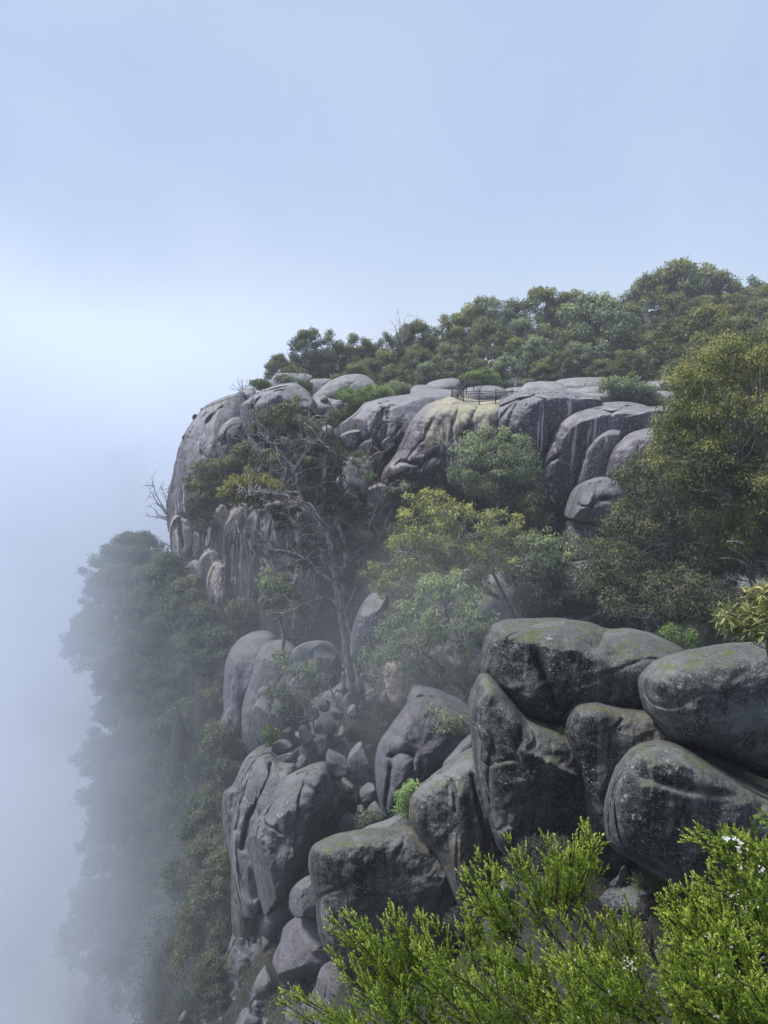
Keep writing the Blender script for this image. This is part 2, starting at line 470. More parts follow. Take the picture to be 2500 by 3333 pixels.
# ------------------------------------------------------------------ the rocks, far to near
DM = 'granite dome'
GD = 'granite domes along the cliff top'
GF = 'fluted buttresses of the left cliff face'
GH = 'loose boulders heaped in the gully'
GN = 'big weathered boulders near the lookout'
GL = 'hazy boulders low in the gorge'
# cliff top, back
rock('G', [(890,210),(940,165),(1040,150),(1180,160),(1230,190),(1225,230),(1050,265),(900,250)], 92, 'low grey dome under the leftmost skyline trees, hidden partly by shrubs', 'farclean', drop=45, T=3, name='granite_dome', cat=DM, group=GD)
rock('G', [(1160,250),(1210,210),(1280,198),(1380,210),(1360,260),(1270,290),(1180,290)], 88, 'small pale rounded dome left of the cracked dome', 'farclean', drop=45, T=2, name='granite_dome', cat=DM, group=GD)
rock('F', [(-90,310),(0,262),(60,215),(170,172),(260,163),(340,180),(405,235),(400,285),(300,310),(200,335),(70,352),(-60,335)], 84, 'rounded dome with a curved crack near its top', 'farclean', drop=45, T=4, brow=[(-90,300),(170,215),(400,270)], rec=1.5, creases=[([(175,170),(220,205),(242,255)], .9, 5)], name='granite_dome', cat=DM, group=GD)
rock('F', [(800,245),(860,215),(950,197),(1040,198),(1065,240),(1040,285),(900,295),(820,285)], 84, 'pale dome on the plateau just left of the railings', 'farclean', drop=45, T=3, brow=[(800,270),(1060,260)], rec=2, name='granite_dome', cat=DM, group=GD)
rock('F', [(690,265),(790,245),(900,275),(1000,290),(1010,330),(840,350),(700,330)], 77, 'flat pale slab in front of the plateau dome', 'farclean', drop=45, T=2.5, brow=[(690,300),(1000,310)], rec=2.5, name='rock_slab', cat='rock slab', group=GD)
rock('F', [(1070,300),(1130,265),(1220,252),(1330,254),(1415,292),(1400,345),(1200,370),(1090,350)], 70.5, 'pale smooth dome directly behind the black railing panels', 'farclean', drop=45, T=2.5, brow=[(1070,330),(1410,330)], rec=2, name='granite_dome', cat=DM, group=GD)
rock('F', [(1390,290),(1470,265),(1600,262),(1700,290),(1600,320),(1420,320)], 80, 'thin pale rock shelf right of the railing', 'farclean', drop=45, T=2, name='rock_slab', cat='rock slab', group=GD)
rock('H', [(480,235),(560,200),(680,188),(850,190),(920,225),(900,300),(700,320),(590,290)], 80, 'broad pale dome at the foot of the forest, furthest on the plateau', 'farclean', drop=45, T=3, brow=[(480,260),(920,260)], rec=2, name='granite_dome', cat=DM, group=GD)
rock('H', [(190,292),(260,240),(340,220),(430,218),(540,235),(645,288),(620,320),(400,335),(220,325)], 72, 'pale oval dome right of the railing end', 'farclean', drop=45, T=3, brow=[(190,290),(640,290)], rec=2, name='granite_dome', cat=DM, group=GD)
rock('H', [(650,300),(720,262),(800,255),(880,280),(890,345),(760,360),(670,335)], 71, 'small rounded dome against the flowering bush', 'farclean', drop=45, T=2.5, brow=[(650,310),(890,310)], rec=1.6, name='granite_dome', cat=DM, group=GD)
rock('H', [(1080,245),(1200,225),(1290,213),(1400,220),(1440,300),(1300,335),(1100,310)], 78, 'pale rock dome behind the bush, at the big right tree', 'farclean', drop=45, T=3, brow=[(1080,270),(1440,270)], rec=1.8, name='granite_dome', cat=DM, group=GD)
rock('F', [(600,345),(760,300),(900,285),(1100,285),(1300,285),(1500,290),(1680,300),(1760,360),(1700,470),(1300,470),(900,450),(640,430)], 73, 'long level shelf of bare granite carrying the railings', 'farclean', 4, p=3, brow=[(600,360),(1760,360)], rec=3.5, name='rock_shelf', cat='rock shelf', group=GD)
rock('H', [(200,300),(500,270),(800,270),(1100,290),(1400,300),(1450,420),(1000,470),(500,440),(250,400)], 72, 'wide back shelf between the smooth dome and the flowering bush', 'farclean', 4, p=3, brow=[(200,340),(1450,340)], rec=3.5, name='rock_shelf', cat='rock shelf', group=GD)
# left cliff head
rock('G', [(110,1180),(120,1090),(140,990),(160,890),(190,770),(215,700),(260,595),(330,500),(400,415),(500,370),(620,325),(740,330),(790,500),(780,760),(740,1000),(660,1300),(400,1420),(150,1400)], 82, 'towering rounded cliff head with pale vertical streaks, at the far left', 'far', 13, p=2.3, c=[(450,850)], brow=[(110,600),(330,520),(500,430),(740,400)], rec=1.0, lean=.1, flute=.28, lump=.7, crack=0,
     creases=[([(330,620),(345,700),(375,780)], 1.5, 8), ([(440,490),(400,580),(385,680)], 1.6, 9), ([(215,760),(190,900),(205,960),(160,1060)], .8, 7)], name='cliff_head', cat='cliff', group=None)
rock('G', [(625,330),(640,310),(760,262),(830,290),(820,330),(780,420),(700,450),(640,400)], 80, 'grey knob beneath the bare bush at the left cliff edge', 'far', 3, cuts=7, name='boulder', group='boulders on the cliff top')
rock('G', [(455,760),(462,690),(500,600),(560,530),(640,495),(690,540),(700,660),(700,820),(600,870),(480,820)], 74, 'smooth leaning slab set below the square topped block', 'far', 4, p=3, brow=[(450,620),(700,540)], rec=.6, flute=.2, creases=[([(480,640),(470,700),(460,770)], 1.2, 6)], name='rock_slab', cat='rock slab')
rock('G', [(440,660),(470,590),(560,510),(680,480),(690,520),(600,560),(520,640),(450,730)], 76, 'thin sloping ledge above the leaning slab', 'far', 2, name='rock_ledge', cat='rock ledge')
rock('G', [(672,450),(700,385),(800,308),(900,265),(1000,240),(1085,233),(1150,268),(1222,340),(1240,420),(1150,520),(1000,620),(850,640),(740,640),(685,560)], 73, 'large square topped block with a vertical crack, above the olive tree', 'far', 6, p=3, c=[(920,430)], brow=[(670,400),(800,355),(1000,310),(1240,380)], rec=1.5, flute=.35, creases=[([(760,350),(768,480),(760,640)], 1.5, 8), ([(860,350),(900,420)], .5, 8)], name='rock_block', cat='rock block')
rock('G', [(675,520),(720,470),(800,480),(870,560),(880,760),(860,960),(780,1060),(700,1000),(660,850),(655,640)], 74, 'narrow fluted pillar below the square topped block', 'far', 4, p=2.8, flute=.6, creases=[([(720,540),(715,700),(700,900)], 1.2, 8)], name='rock_pillar', cat='rock pillar')
rock('G', [(830,900),(835,720),(870,610),(960,540),(1100,540),(1180,640),(1180,900),(1140,1150),(1040,1260),(920,1260),(840,1100)], 76, 'pale bulging wall behind the tall streaky gum tree', 'far', 6, p=2.8, flute=.3, name='rock_wall', cat='rock wall')
rock('G', [(1110,420),(1180,365),(1290,335),(1400,360),(1480,380),(1490,450),(1300,500),(1140,470)], 76, 'low pale slab carrying a small perched boulder', 'farclean', 3, brow=[(1110,420),(1490,420)], rec=1.5, name='rock_slab', cat='rock slab')
rock('G', [(1275,355),(1290,332),(1318,323),(1345,345),(1342,375),(1290,380)], 74, 'small round boulder perched on the low pale slab', 'farclean', 1, cuts=7, name='boulder', group='boulders on the cliff top')
rock('G', [(1360,400),(1420,360),(1470,378),(1478,430),(1430,470),(1370,450)], 74.5, 'rounded block left of the bright green shrub', 'farclean', drop=45, T=1.6, cuts=7, name='boulder', group='boulders on the cliff top')
rock('G', [(1160,640),(1190,600),(1260,565),(1350,555),(1400,600),(1380,690),(1260,720),(1170,690)], 70, 'pale weathered boulder half hidden among gum branches', 'farclean', drop=45, T=2.5, cuts=7, name='boulder', group='boulders on the cliff top')
rock('G', [(910,545),(960,515),(1080,550),(1100,600),(1040,640),(940,620)], 72, 'white bleached boulder behind the brown gum leaves', 'farclean', drop=45, T=2, cuts=7, name='boulder', group='boulders on the cliff top')
rock('F', [(60,545),(90,520),(130,520),(140,550),(100,565)], 72, 'tiny boulder in the scrub beside the sloping dome', 'farclean', drop=45, T=.8, cuts=7, name='boulder', group='boulders on the cliff top')
# middle of the cliff top
rock('F', [(95,600),(150,540),(210,500),(270,450),(320,395),(375,372),(500,342),(620,328),(760,310),(900,316),(1010,335),(1060,420),(1020,560),(900,700),(700,740),(520,760),(430,740),(330,690),(150,660)], 68, 'long sloping dome left of the streaked wall, with a dark folded face', 'far', 7, p=2.4, c=[(560,520)], brow=[(95,600),(290,500),(420,440),(640,460),(760,400),(1050,380)], rec=1.6, flute=.25, lump=.6,
     creases=[([(470,430),(440,540),(400,640)], 1.2, 10), ([(660,440),(610,540),(560,620),(480,690)], 1.0, 7)], name='granite_dome', cat=DM, group=GD)
rock('F', [(120,660),(160,620),(230,590),(300,575),(370,590),(390,620),(330,680),(280,730),(200,740),(140,710)], 64.5, 'rounded boulder with a flat moss crack under the tiny shrub', 'far', 3, brow=[(120,650),(390,630)], rec=1.2, cuts=7, name='boulder', group='boulders under the sloping dome')
rock('F', [(260,740),(310,690),(380,640),(415,650),(440,720),(420,780),(350,800),(290,790)], 63.5, 'smooth wedge boulder under the flat cracked one', 'far', 2.5, cuts=7, name='boulder', group='boulders under the sloping dome')
rock('F', [(440,712),(480,655),(550,612),(585,640),(570,700),(510,762),(455,755)], 62.5, 'small pale boulder wedged left of the streaked wall', 'far', 2, cuts=7, name='boulder', group='boulders under the sloping dome')
rock('F', [(465,985),(480,900),(560,790),(610,690),(660,570),(720,480),(790,415),(880,370),(980,345),(1100,352),(1200,368),(1340,368),(1430,400),(1470,560),(1440,800),(1300,1000),(1100,1090),(900,1075),(700,1055),(600,1020),(520,1000)], 63, 'broad granite wall with pale yellow crest and black water streaks below the railing', 'yellow', 7, p=2.7, c=[(960,700)], brow=[(465,840),(600,700),(720,540),(860,480),(1000,440),(1180,430),(1460,440)], rec=2.1, lean=.12, flute=.16, lump=.2, crack=0,
     creases=[([(700,520),(640,640),(560,790),(480,950)], -.9, 9), ([(760,500),(740,600)], .7, 6), ([(840,520),(800,640),(700,750),(640,830)], 1.0, 7), ([(1050,430),(1000,560),(990,700)], .8, 9), ([(1190,420),(1150,500),(1140,580)], .9, 7), ([(560,860),(600,835),(660,845),(760,860)], 1.3, 8), ([(750,890),(800,820),(860,790)], 1.3, 10)], name='streaked_wall', cat='rock wall')
rock('H', [(-60,560),(-20,450),(60,360),(180,308),(330,290),(520,285),(640,302),(720,335),(830,335),(925,378),(880,440),(760,480),(620,520),(520,600),(470,700),(430,800),(340,900),(240,900),(150,760),(20,680)], 64, 'great smooth purple grey dome right of the railing', 'far', 8, p=2.4, c=[(340,500)], brow=[(-60,480),(180,390),(420,370),(640,400),(920,420)], rec=1.7, flute=.12, lump=.7,
     creases=[([(330,322),(240,350),(170,390),(100,450),(50,530)], 1.0, 9)], name='granite_dome', cat=DM, group=GD)
rock('H', [(330,1010),(350,880),(400,740),(450,610),(520,500),(600,450),(700,415),(850,386),(1040,378),(1150,395),(1230,420),(1420,410),(1450,520),(1350,620),(1150,680),(950,760),(800,900),(650,1100),(560,1220),(480,1260),(400,1200)], 62.5, 'wide dome with a lichened shelf, above the split buttresses', 'far', 8, p=2.4, c=[(700,640)], brow=[(330,760),(470,590),(700,520),(900,520),(1200,470),(1450,470)], rec=1.6, flute=.15, lump=.6,
     creases=[([(780,420),(900,450),(1100,430)], .5, 8), ([(550,780),(460,830),(400,900)], 1.2, 12)], name='granite_dome', cat=DM, group=GD)
rock('H', [(490,1080),(520,900),(560,760),(600,660),(680,580),(780,552),(850,578),(840,640),(780,700),(730,780),(690,900),(650,1050),(610,1200),(550,1290),(505,1240)], 59.5, 'left rounded buttress with white seepage line, of the split three', 'far', 4, p=2.5, c=[(640,850)], brow=[(490,800),(640,670),(850,620)], rec=1.0, flute=.4, creases=[([(560,780),(540,900),(520,1100)], 1, 8)], name='buttress', cat='buttress', group='split rounded buttresses')
rock('H', [(650,1060),(670,900),(700,760),(760,670),(850,590),(930,562),(1010,585),(1050,620),(1030,690),(950,760),(910,850),(890,980),(800,1040),(700,1080)], 58.5, 'middle rounded buttress of the split three, moss on its crown', 'far', 4, p=2.5, brow=[(650,760),(850,660),(1050,640)], rec=1.0, flute=.25, creases=[([(770,680),(730,760),(700,900)], .9, 7)], name='buttress', cat='buttress', group='split rounded buttresses')
rock('H', [(880,960),(900,830),(950,725),(1030,645),(1110,602),(1250,580),(1360,600),(1420,700),(1400,850),(1250,940),(1050,980),(900,990)], 57, 'right rounded buttress with bright moss, touching the right tree', 'far', 4, p=2.5, brow=[(880,780),(1050,690),(1400,660)], rec=1.1, flute=.12, name='buttress', cat='buttress', group='split rounded buttresses')
rock('H', [(565,1235),(600,1110),(650,1035),(740,985),(850,957),(960,990),(1040,1100),(1000,1250),(880,1312),(760,1300),(640,1285)], 50, 'layered overhanging boulder with cracks, between two tree crowns', 'mid', 3.4, p=2.7, brow=[(565,1130),(760,1060),(1040,1100)], rec=.9, creases=[([(590,1150),(680,1170),(760,1180),(860,1120)], .6, 7), ([(860,1120),(960,1130)], .5, 6), ([(800,1100),(770,1180),(760,1280)], .5, 8)], name='boulder', cat='boulder')
rock('H', [(575,1340),(610,1285),(760,1300),(900,1310),(960,1400),(940,1560),(760,1620),(620,1540)], 51.5, 'purple grey block beneath the layered overhanging boulder', 'far', 3, p=3, flute=.2, name='rock_block', cat='rock block')
rock('F', [(330,1060),(420,1000),(540,1020),(570,1080),(450,1140),(350,1120)], 60, 'pale sunlit slab behind dead twigs under the streaked wall', 'farclean', drop=45, T=2, brow=[(330,1060),(570,1070)], rec=1.2, cuts=7, name='boulder', group='boulders at the foot of the streaked wall')
rock('F', [(115,960),(200,905),(290,940),(290,1000),(210,1040),(130,1010)], 60, 'angular pale boulder between the gum trunks', 'farclean', drop=45, T=2, cuts=7, name='boulder', group='boulders at the foot of the streaked wall')
rock('V', [(735,1000),(760,985),(800,1000),(810,1030),(770,1045),(738,1030)], 58, 'rounded pale boulder in the gum tree shade', 'farclean', drop=45, T=1.5, cuts=7, name='boulder', group='boulders at the foot of the streaked wall')
# left fluted cliff
rock('L', [(672,520),(682,430),(740,385),(820,370),(885,400),(900,500),(850,610),(800,675),(730,645),(690,600)], 73, 'stubby buttress with an orange patch, at the edge of the fog', 'farwall', 3, p=3, brow=[(670,440),(900,420)], rec=.8, flute=.3, creases=[([(738,400),(745,500),(770,620)], .9, 7)], name='buttress', cat='buttress', group=GF, fine=1.7, drop=70)
rock('L', [(825,560),(850,500),(900,540),(920,620),(880,720),(840,680)], 71.5, 'small narrow rock wedged between the two left buttresses', 'far', 1.6, name='buttress', cat='buttress', group=GF)
rock('L', [(925,530),(950,430),(1020,330),(1065,325),(1110,420),(1110,560),(1070,660),(960,680),(910,640)], 69.5, 'rounded buttress with a cap stone beside the tall column', 'farwall', 3, p=2.8, brow=[(925,430),(1110,400)], rec=.8, flute=.15, creases=[([(985,400),(1040,425),(1080,400)], .6, 5)], name='buttress', cat='buttress', group=GF, fine=1.7, drop=70)
rock('L', [(1035,800),(1040,600),(1065,450),(1110,335),(1160,285),(1230,330),(1270,600),(1260,900),(1200,1080),(1120,1060),(1060,960)], 67.5, 'tallest pale column of the left cliff', 'farwall', 3.4, p=2.6, flute=.45, lump=.5, brow=[(1030,400),(1270,380)], rec=.8, creases=[([(1080,620),(1090,800),(1070,900)], .9, 7), ([(1170,560),(1160,760),(1190,1000)], 1, 7)], name='buttress', cat='buttress', group=GF, fine=1.7, drop=70)
rock('L', [(805,780),(825,725),(870,712),(905,760),(900,850),(860,900),(825,870)], 70.5, 'knobbly little buttress above the dark slope trees', 'far', 2, name='buttress', cat='buttress', group=GF)
rock('L', [(870,760),(900,680),(960,640),(1020,640),(1050,720),(1020,820),(960,860),(890,850)], 68.5, 'round shouldered buttress with a white scar', 'far', 2.6, flute=.15, name='buttress', cat='buttress', group=GF)
rock('L', [(935,860),(970,760),(1020,700),(1075,730),(1095,880),(1095,1080),(1055,1160),(990,1100),(950,980)], 66, 'pointed tan buttress with fine grooves, lowest on the left cliff', 'farwall', 2.6, p=2.6, flute=.4, name='buttress', cat='buttress', group=GF, fine=1.7, drop=70)
rock('L', [(1140,560),(1170,420),(1300,320),(1500,300),(1720,360),(1760,700),(1720,1100),(1620,1290),(1450,1300),(1290,1280),(1180,1150),(1130,850)], 68.5, 'deeply fluted cliff wall with tan and black stripes behind the pale gum', 'farwall', 5, p=3.8, flute=.5, lump=.4, crack=.2, creases=[([(1130,590),(1200,560),(1240,545)], 1.4, 7), ([(1330,670),(1430,740),(1510,790)], 1.8, 12), ([(1300,640),(1290,900),(1300,1200)], 1.6, 10)], name='fluted_wall', cat='rock wall', fine=1.7)
rock('L', [(760,720),(850,720),(960,800),(1000,1000),(1020,1160),(930,1130),(860,1000),(790,860)], 71.5, 'dark stained foot of the left cliff above the trees', 'far', 2.5, flute=.4, name='rock_wall', cat='rock wall')
rock('A', [(1150,1700),(1180,1580),(1240,1480),(1310,1440),(1350,1480),(1330,1620),(1280,1760),(1200,1850),(1150,1800)], 47, 'dark leaning rock right of the big gum trunk', 'far', 2.5, brow=[(1150,1560),(1350,1480)], rec=.5, name='boulder')
rock('I', [(300,300),(330,230),(420,190),(520,180),(600,220),(640,330),(640,480),(560,620),(400,660),(280,560),(270,420)], 52, 'broad lichened block behind the slim white trunked tree', 'mid', 3, p=2.8, creases=[([(480,300),(500,420),(480,560)], .8, 10)], name='rock_block', cat='rock block', group=None)
rock('C', [(640,300),(680,250),(740,240),(790,290),(790,390),(740,430),(670,400)], 50, 'upright boulder left of the dark hollow under the gum', 'mid', 2, name='boulder', group=GH)
# smooth domes
rock('C', [(172,900),(178,780),(190,640),(205,600),(204,470),(212,340),(240,262),(300,206),(370,178),(430,172),(470,200),(480,270),(440,340),(370,430),(330,500),(320,640),(330,800),(330,900),(260,1060),(200,1010)], 57, 'tall smooth purple grey dome standing clear at the cliff edge', 'midsmooth', 5, p=2.3, c=[(270,520)], brow=[(170,420),(240,330),(480,240)], rec=.9, flute=.1, lump=.4, name='smooth_dome', cat=DM, group='smooth domes at the edge of the gorge')
rock('C', [(292,620),(310,500),(345,400),(385,270),(450,225),(540,230),(600,330),(600,560),(540,740),(440,800),(400,880),(340,900),(300,780)], 54.5, 'smooth rounded dome tucked behind the standing one', 'midsmooth', 4, p=2.4, brow=[(290,420),(400,320),(600,290)], rec=.8, name='smooth_dome', cat=DM, group='smooth domes at the edge of the gorge')
rock('C', [(176,860),(180,700),(195,625),(225,598),(255,640),(262,740),(300,800),(320,940),(270,1070),(215,1060),(188,980)], 53.5, 'narrow split slab at the foot of the standing dome', 'midsmooth', 2.4, flute=.25, creases=[([(250,640),(240,740),(250,860)], .9, 7)], name='rock_slab', cat='rock slab')
rock('C', [(350,600),(380,530),(430,495),(500,520),(540,700),(470,800),(420,770),(375,700)], 51, 'beak shaped boulder left of the slim tree', 'mid', 2.2, name='boulder', group=GH)
rock('C', [(380,500),(392,465),(430,455),(450,500),(430,540),(390,530)], 51.5, 'small egg shaped boulder above the beak shaped one', 'mid', 1.2, name='boulder', group=GH)
# heap
HEAP = [
 ([(168,905),(210,862),(270,850),(307,890),(290,945),(200,955)], 42.5, 'oval mossy boulder with white lichen dots, at the left of the heap'),
 ([(190,990),(240,952),(330,925),(400,880),(412,905),(350,965),(230,1010)], 41.5, 'flat tilted slab below the oval mossy boulder'),
 ([(338,1035),(350,978),(385,952),(415,1000),(395,1045)], 40.5, 'little pyramid boulder at the lip of the largest lichened boulder'),
 ([(478,850),(515,806),(555,835),(556,920),(510,955)], 42.5, 'upright block at the foot of the slim white trunks'),
 ([(553,970),(575,905),(610,888),(650,935),(690,985),(692,1080),(650,1155),(590,1135),(558,1060)], 41, 'tall pointed boulder, left of the egg shaped pair'),
 ([(697,1000),(725,915),(775,878),(835,905),(870,1000),(860,1080),(810,1150),(740,1175),(705,1110)], 40.5, 'tall egg shaped boulder with white lichen dots'),
 ([(460,750),(560,705),(640,735),(640,810),(560,850),(470,830)], 44, 'wide low boulder above the upright block'),
 ([(690,1245),(712,1180),(750,1172),(765,1240),(735,1290)], 39.5, 'small round boulder below the egg shaped one'),
 ([(770,1200),(810,1150),(870,1130),(900,1190),(890,1290),(810,1300)], 39.5, 'squat boulder jammed against the blue grey rock'),
 ([(495,1420),(520,1300),(560,1240),(610,1212),(635,1240),(630,1300),(560,1400),(530,1470)], 38.6, 'blade shaped boulder leaning down the gully'),
 ([(215,815),(260,775),(310,775),(335,830),(290,865),(230,860)], 44, 'broken boulder between the oval one and the trunks'),
 ([(340,800),(380,755),(430,760),(455,810),(430,865),(360,862)], 43.5, 'grey boulder directly behind the flat tilted slab'),
 ([(800,565),(820,510),(860,505),(880,560),(865,605),(820,608)], 42.5, 'reddish brown boulder at the foot of the gum trunk'),
 ([(908,565),(935,508),(960,540),(962,595),(930,605)], 42, 'narrow brown boulder beside the tan slab'),
 ([(612,495),(645,460),(690,475),(690,515),(635,525)], 45.5, 'pale boulder in the dark hollow under the gum'),
 ([(478,605),(505,565),(565,575),(560,640),(495,650)], 46, 'low broken boulder behind the slim white trunks'),
 ([(548,680),(590,640),(645,650),(640,700),(580,712)], 44.5, 'tilted boulder under the leaning dead snag'),
 ([(660,1100),(700,1130),(745,1180),(720,1215),(680,1190),(655,1150)], 39.6, 'tan faced chip of rock between tall boulders'),
 ([(600,1200),(650,1160),(690,1200),(680,1260),(630,1260)], 39.8, 'dim rounded boulder under the tall pointed one'),
 ([(735,1330),(760,1290),(800,1300),(800,1370),(750,1380)], 38.5, 'small pale boulder low in the gully'),
 ([(640,1400),(700,1340),(750,1400),(740,1460),(660,1470)], 37.5, 'shadowed boulder in the gully above the flat topped one'),
 ([(830,1300),(880,1270),(930,1330),(920,1400),(850,1400)], 37, 'rough boulder at the toe of the blue grey rock'),
 ([(410,640),(460,620),(490,680),(450,720),(410,700)], 46.5, 'small boulder high in the heap behind white trunks'),
 ([(690,630),(730,600),(770,640),(750,690),(700,690)], 44, 'small boulder in leaf litter below the gum'),
]
for pts, Y, lab in HEAP:
    w = (max(p[0] for p in pts) - min(p[0] for p in pts)) / 2.07 * Y / FPX
    pc = np.mean(pts, 0); pts = [tuple(pc + (np.array(q) - pc) * 1.14) for q in pts]
    rock('I', pts, Y, lab, 'mid', max(.5, w * .55), p=2.9, cuts=9, brow=[(0, sorted(p[1] for p in pts)[1] + 20), (1700, sorted(p[1] for p in pts)[1] + 20)], rec=.7, lump=.5, group=GH)
rock('I', [(935,400),(950,330),(1050,330),(1072,400),(1068,560),(1055,650),(1000,625),(958,540)], 41, 'smooth tan pink slab standing under the pale tree', 'tan', .7, p=3, cuts=0, lump=.2, name='rock_slab', cat='rock slab')
rock('I', [(150,1010),(190,880),(330,800),(520,800),(700,850),(880,960),(930,1150),(880,1330),(620,1420),(400,1380),(200,1250)], 44.5, 'shattered rock mass behind the heap, between the ribbed boulder and the blue grey rock', 'mid', 3.2, p=3, cuts=5, lean=.5, crack=.3, name='rock_mass', cat='rock', group=None)
rock('I', [(420,640),(470,560),(640,470),(720,480),(800,640),(820,800),(640,880),(440,840)], 48.5, 'broken ledges under the tall gum roots', 'mid', 3, p=3, cuts=5, lean=.5, crack=.3, name='rock_ledge', cat='rock ledge')
rock('C', [(250,1750),(330,1650),(500,1620),(720,1640),(820,1800),(840,2150),(760,2400),(420,2400),(260,2250),(190,1950)], 41, 'tall dim rock face behind the stacked gorge boulders', 'mid', 3.5, p=3, cuts=3, lean=.25, flute=.3, crack=.3, name='rock_outcrop', cat='rock')
rock('C', [(200,1050),(260,960),(330,820),(440,760),(520,820),(560,1000),(420,1300),(300,1500),(235,1400)], 45, 'jointed rock wall joining the smooth domes to the ribbed boulder', 'mid', 3.5, p=3, cuts=3, flute=.25, crack=.3, name='rock_outcrop', cat='rock')
# lichened big ones
rock('C', [(245,1330),(245,1180),(275,1060),(300,960),(330,870),(395,805),(450,800),(500,850),(600,860),(660,900),(640,1000),(540,1100),(460,1250),(420,1400),(400,1640),(340,1700),(285,1600)], 41, 'long ribbed boulder dropping into the fog left of the lichened one', 'mid', 4.5, p=2.4, c=[(390,1150)], brow=[(240,1100),(330,960),(450,880),(660,900)], rec=.8, flute=.3, lump=.6, crack=.35, creases=[([(450,860),(400,1000),(330,1150),(300,1300)], .9, 9), ([(340,900),(300,1040),(270,1200)], .7, 7)], name='boulder', group='large boulders at the gorge edge')
rock('C', [(245,1460),(260,1300),(330,1300),(400,1450),(445,1690),(425,1770),(350,1810),(285,1830),(250,1700)], 42, 'ribbed rock foot with an orange scar, fading into fog', 'nearochre', 3, p=2.6, flute=.5, name='rock_pillar', cat='rock pillar')
rock('C', [(305,1400),(330,1250),(380,1150),(440,1070),(500,960),(570,905),(680,862),(742,858),(765,950),(775,1030),(710,1150),(680,1280),(640,1350),(600,1420),(560,1500),(500,1640),(440,1720),(400,1700),(350,1560)], 37.5, 'large flat topped boulder covered in grey green lichen', 'mid', 4.2, p=2.6, c=[(530,1240)], brow=[(305,1180),(440,1010),(580,935),(775,930)], rec=1.4, flute=.15, lump=.6, name='boulder', group='large boulders at the gorge edge')
rock('C', [(390,1680),(440,1560),(520,1480),(610,1400),(680,1340),(720,1440),(660,1560),(560,1680),(470,1760),(410,1760)], 39.5, 'dark recessed rock below the flat topped boulder', 'midsmooth', 3, name='boulder', group='large boulders at the gorge edge')
rock('C', [(542,1570),(570,1500),(640,1445),(720,1450),(790,1550),(740,1640),(640,1660),(570,1645)], 31.5, 'rounded boulder wedged left of the overhanging one', 'mid', 2.2, brow=[(540,1520),(790,1520)], rec=.8, lump=.5, cuts=8, name='boulder', group='boulders stacked in the lower gorge')
rock('C', [(455,1860),(485,1750),(560,1670),(700,1620),(800,1680),(820,1850),(760,2000),(620,2050),(520,2010)], 33, 'big plain boulder beneath the wedged round one', 'midsmooth', 3, brow=[(455,1780),(820,1740)], rec=.8, lump=.5, cuts=8, name='boulder', group='boulders stacked in the lower gorge')
rock('C', [(645,2060),(675,1960),(760,1888),(850,1895),(920,1980),(950,2150),(900,2330),(700,2330),(650,2200)], 28, 'blocky boulder at the bottom edge by the green shrub', 'midsmooth', 2.4, brow=[(640,1980),(950,1980)], rec=.7, lump=.6, creases=[([(700,1960),(690,2100)], .4, 9)], cuts=8, name='boulder', group='boulders stacked in the lower gorge')
for pts, Y, lab in [
 ([(340,2100),(380,1970),(455,1885),(520,1915),(555,2050),(530,2200),(420,2250),(350,2190)], 36, 'lichened boulder in haze left of the blocky one'),
 ([(60,2010),(160,1910),(260,1850),(400,1830),(430,1900),(370,2010),(300,2120),(170,2180),(70,2110)], 43, 'faint rough boulder almost lost in the lower fog'),
 ([(520,2230),(540,2110),(610,2060),(670,2130),(690,2300),(600,2380),(530,2330)], 30.5, 'low boulder cut off by the bottom edge of the view'),
 ([(220,2260),(280,2150),(360,2130),(430,2220),(420,2330),(300,2380)], 36, 'dim boulder at the bottom left in the fog'),
 ([(330,1830),(370,1790),(430,1790),(470,1850),(430,1900),(350,1890)], 38.5, 'small boulder under the orange scar'),
 ([(540,2030),(580,1990),(640,2000),(660,2060),(610,2090),(550,2080)], 32, 'small boulder between the plain one and the blocky one')]:
    w = (max(p[0] for p in pts) - min(p[0] for p in pts)) / 1.6 * Y / FPX
    rock('C', pts, Y, lab, 'mid', w * .5, brow=[(0, sorted(p[1] for p in pts)[1] + 40), (1700, sorted(p[1] for p in pts)[1] + 40)], rec=.8, lump=.8, cuts=9, group=GL)
rock('I', [(880,1080),(885,960),(910,860),(1000,730),(1080,620),(1110,530),(1160,492),(1250,500),(1400,560),(1560,680),(1640,850),(1600,1020),(1400,1060),(1250,1130),(1130,1230),(1040,1290),(950,1350),(905,1250)], 34, 'blue grey cracked rock rising behind the bright green fern', 'midsmooth', 4, p=2.4, c=[(1180,900)], brow=[(880,900),(1080,680),(1250,600),(1640,800)], rec=.9, lump=.8, crack=.25, creases=[([(960,960),(1060,930),(1130,940)], .4, 8), ([(1130,950),(1120,1080),(1040,1180)], .5, 7), ([(980,1040),(960,1160),(940,1300)], .5, 8)], name='boulder', group='large boulders at the gorge edge')
rock('D', [(195,750),(240,690),(310,615),(370,600),(390,680),(330,780),(240,800)], 27.5, 'smooth dark ridge peeping between two large boulders', 'midsmooth', 1.6, name='boulder', group=GN)
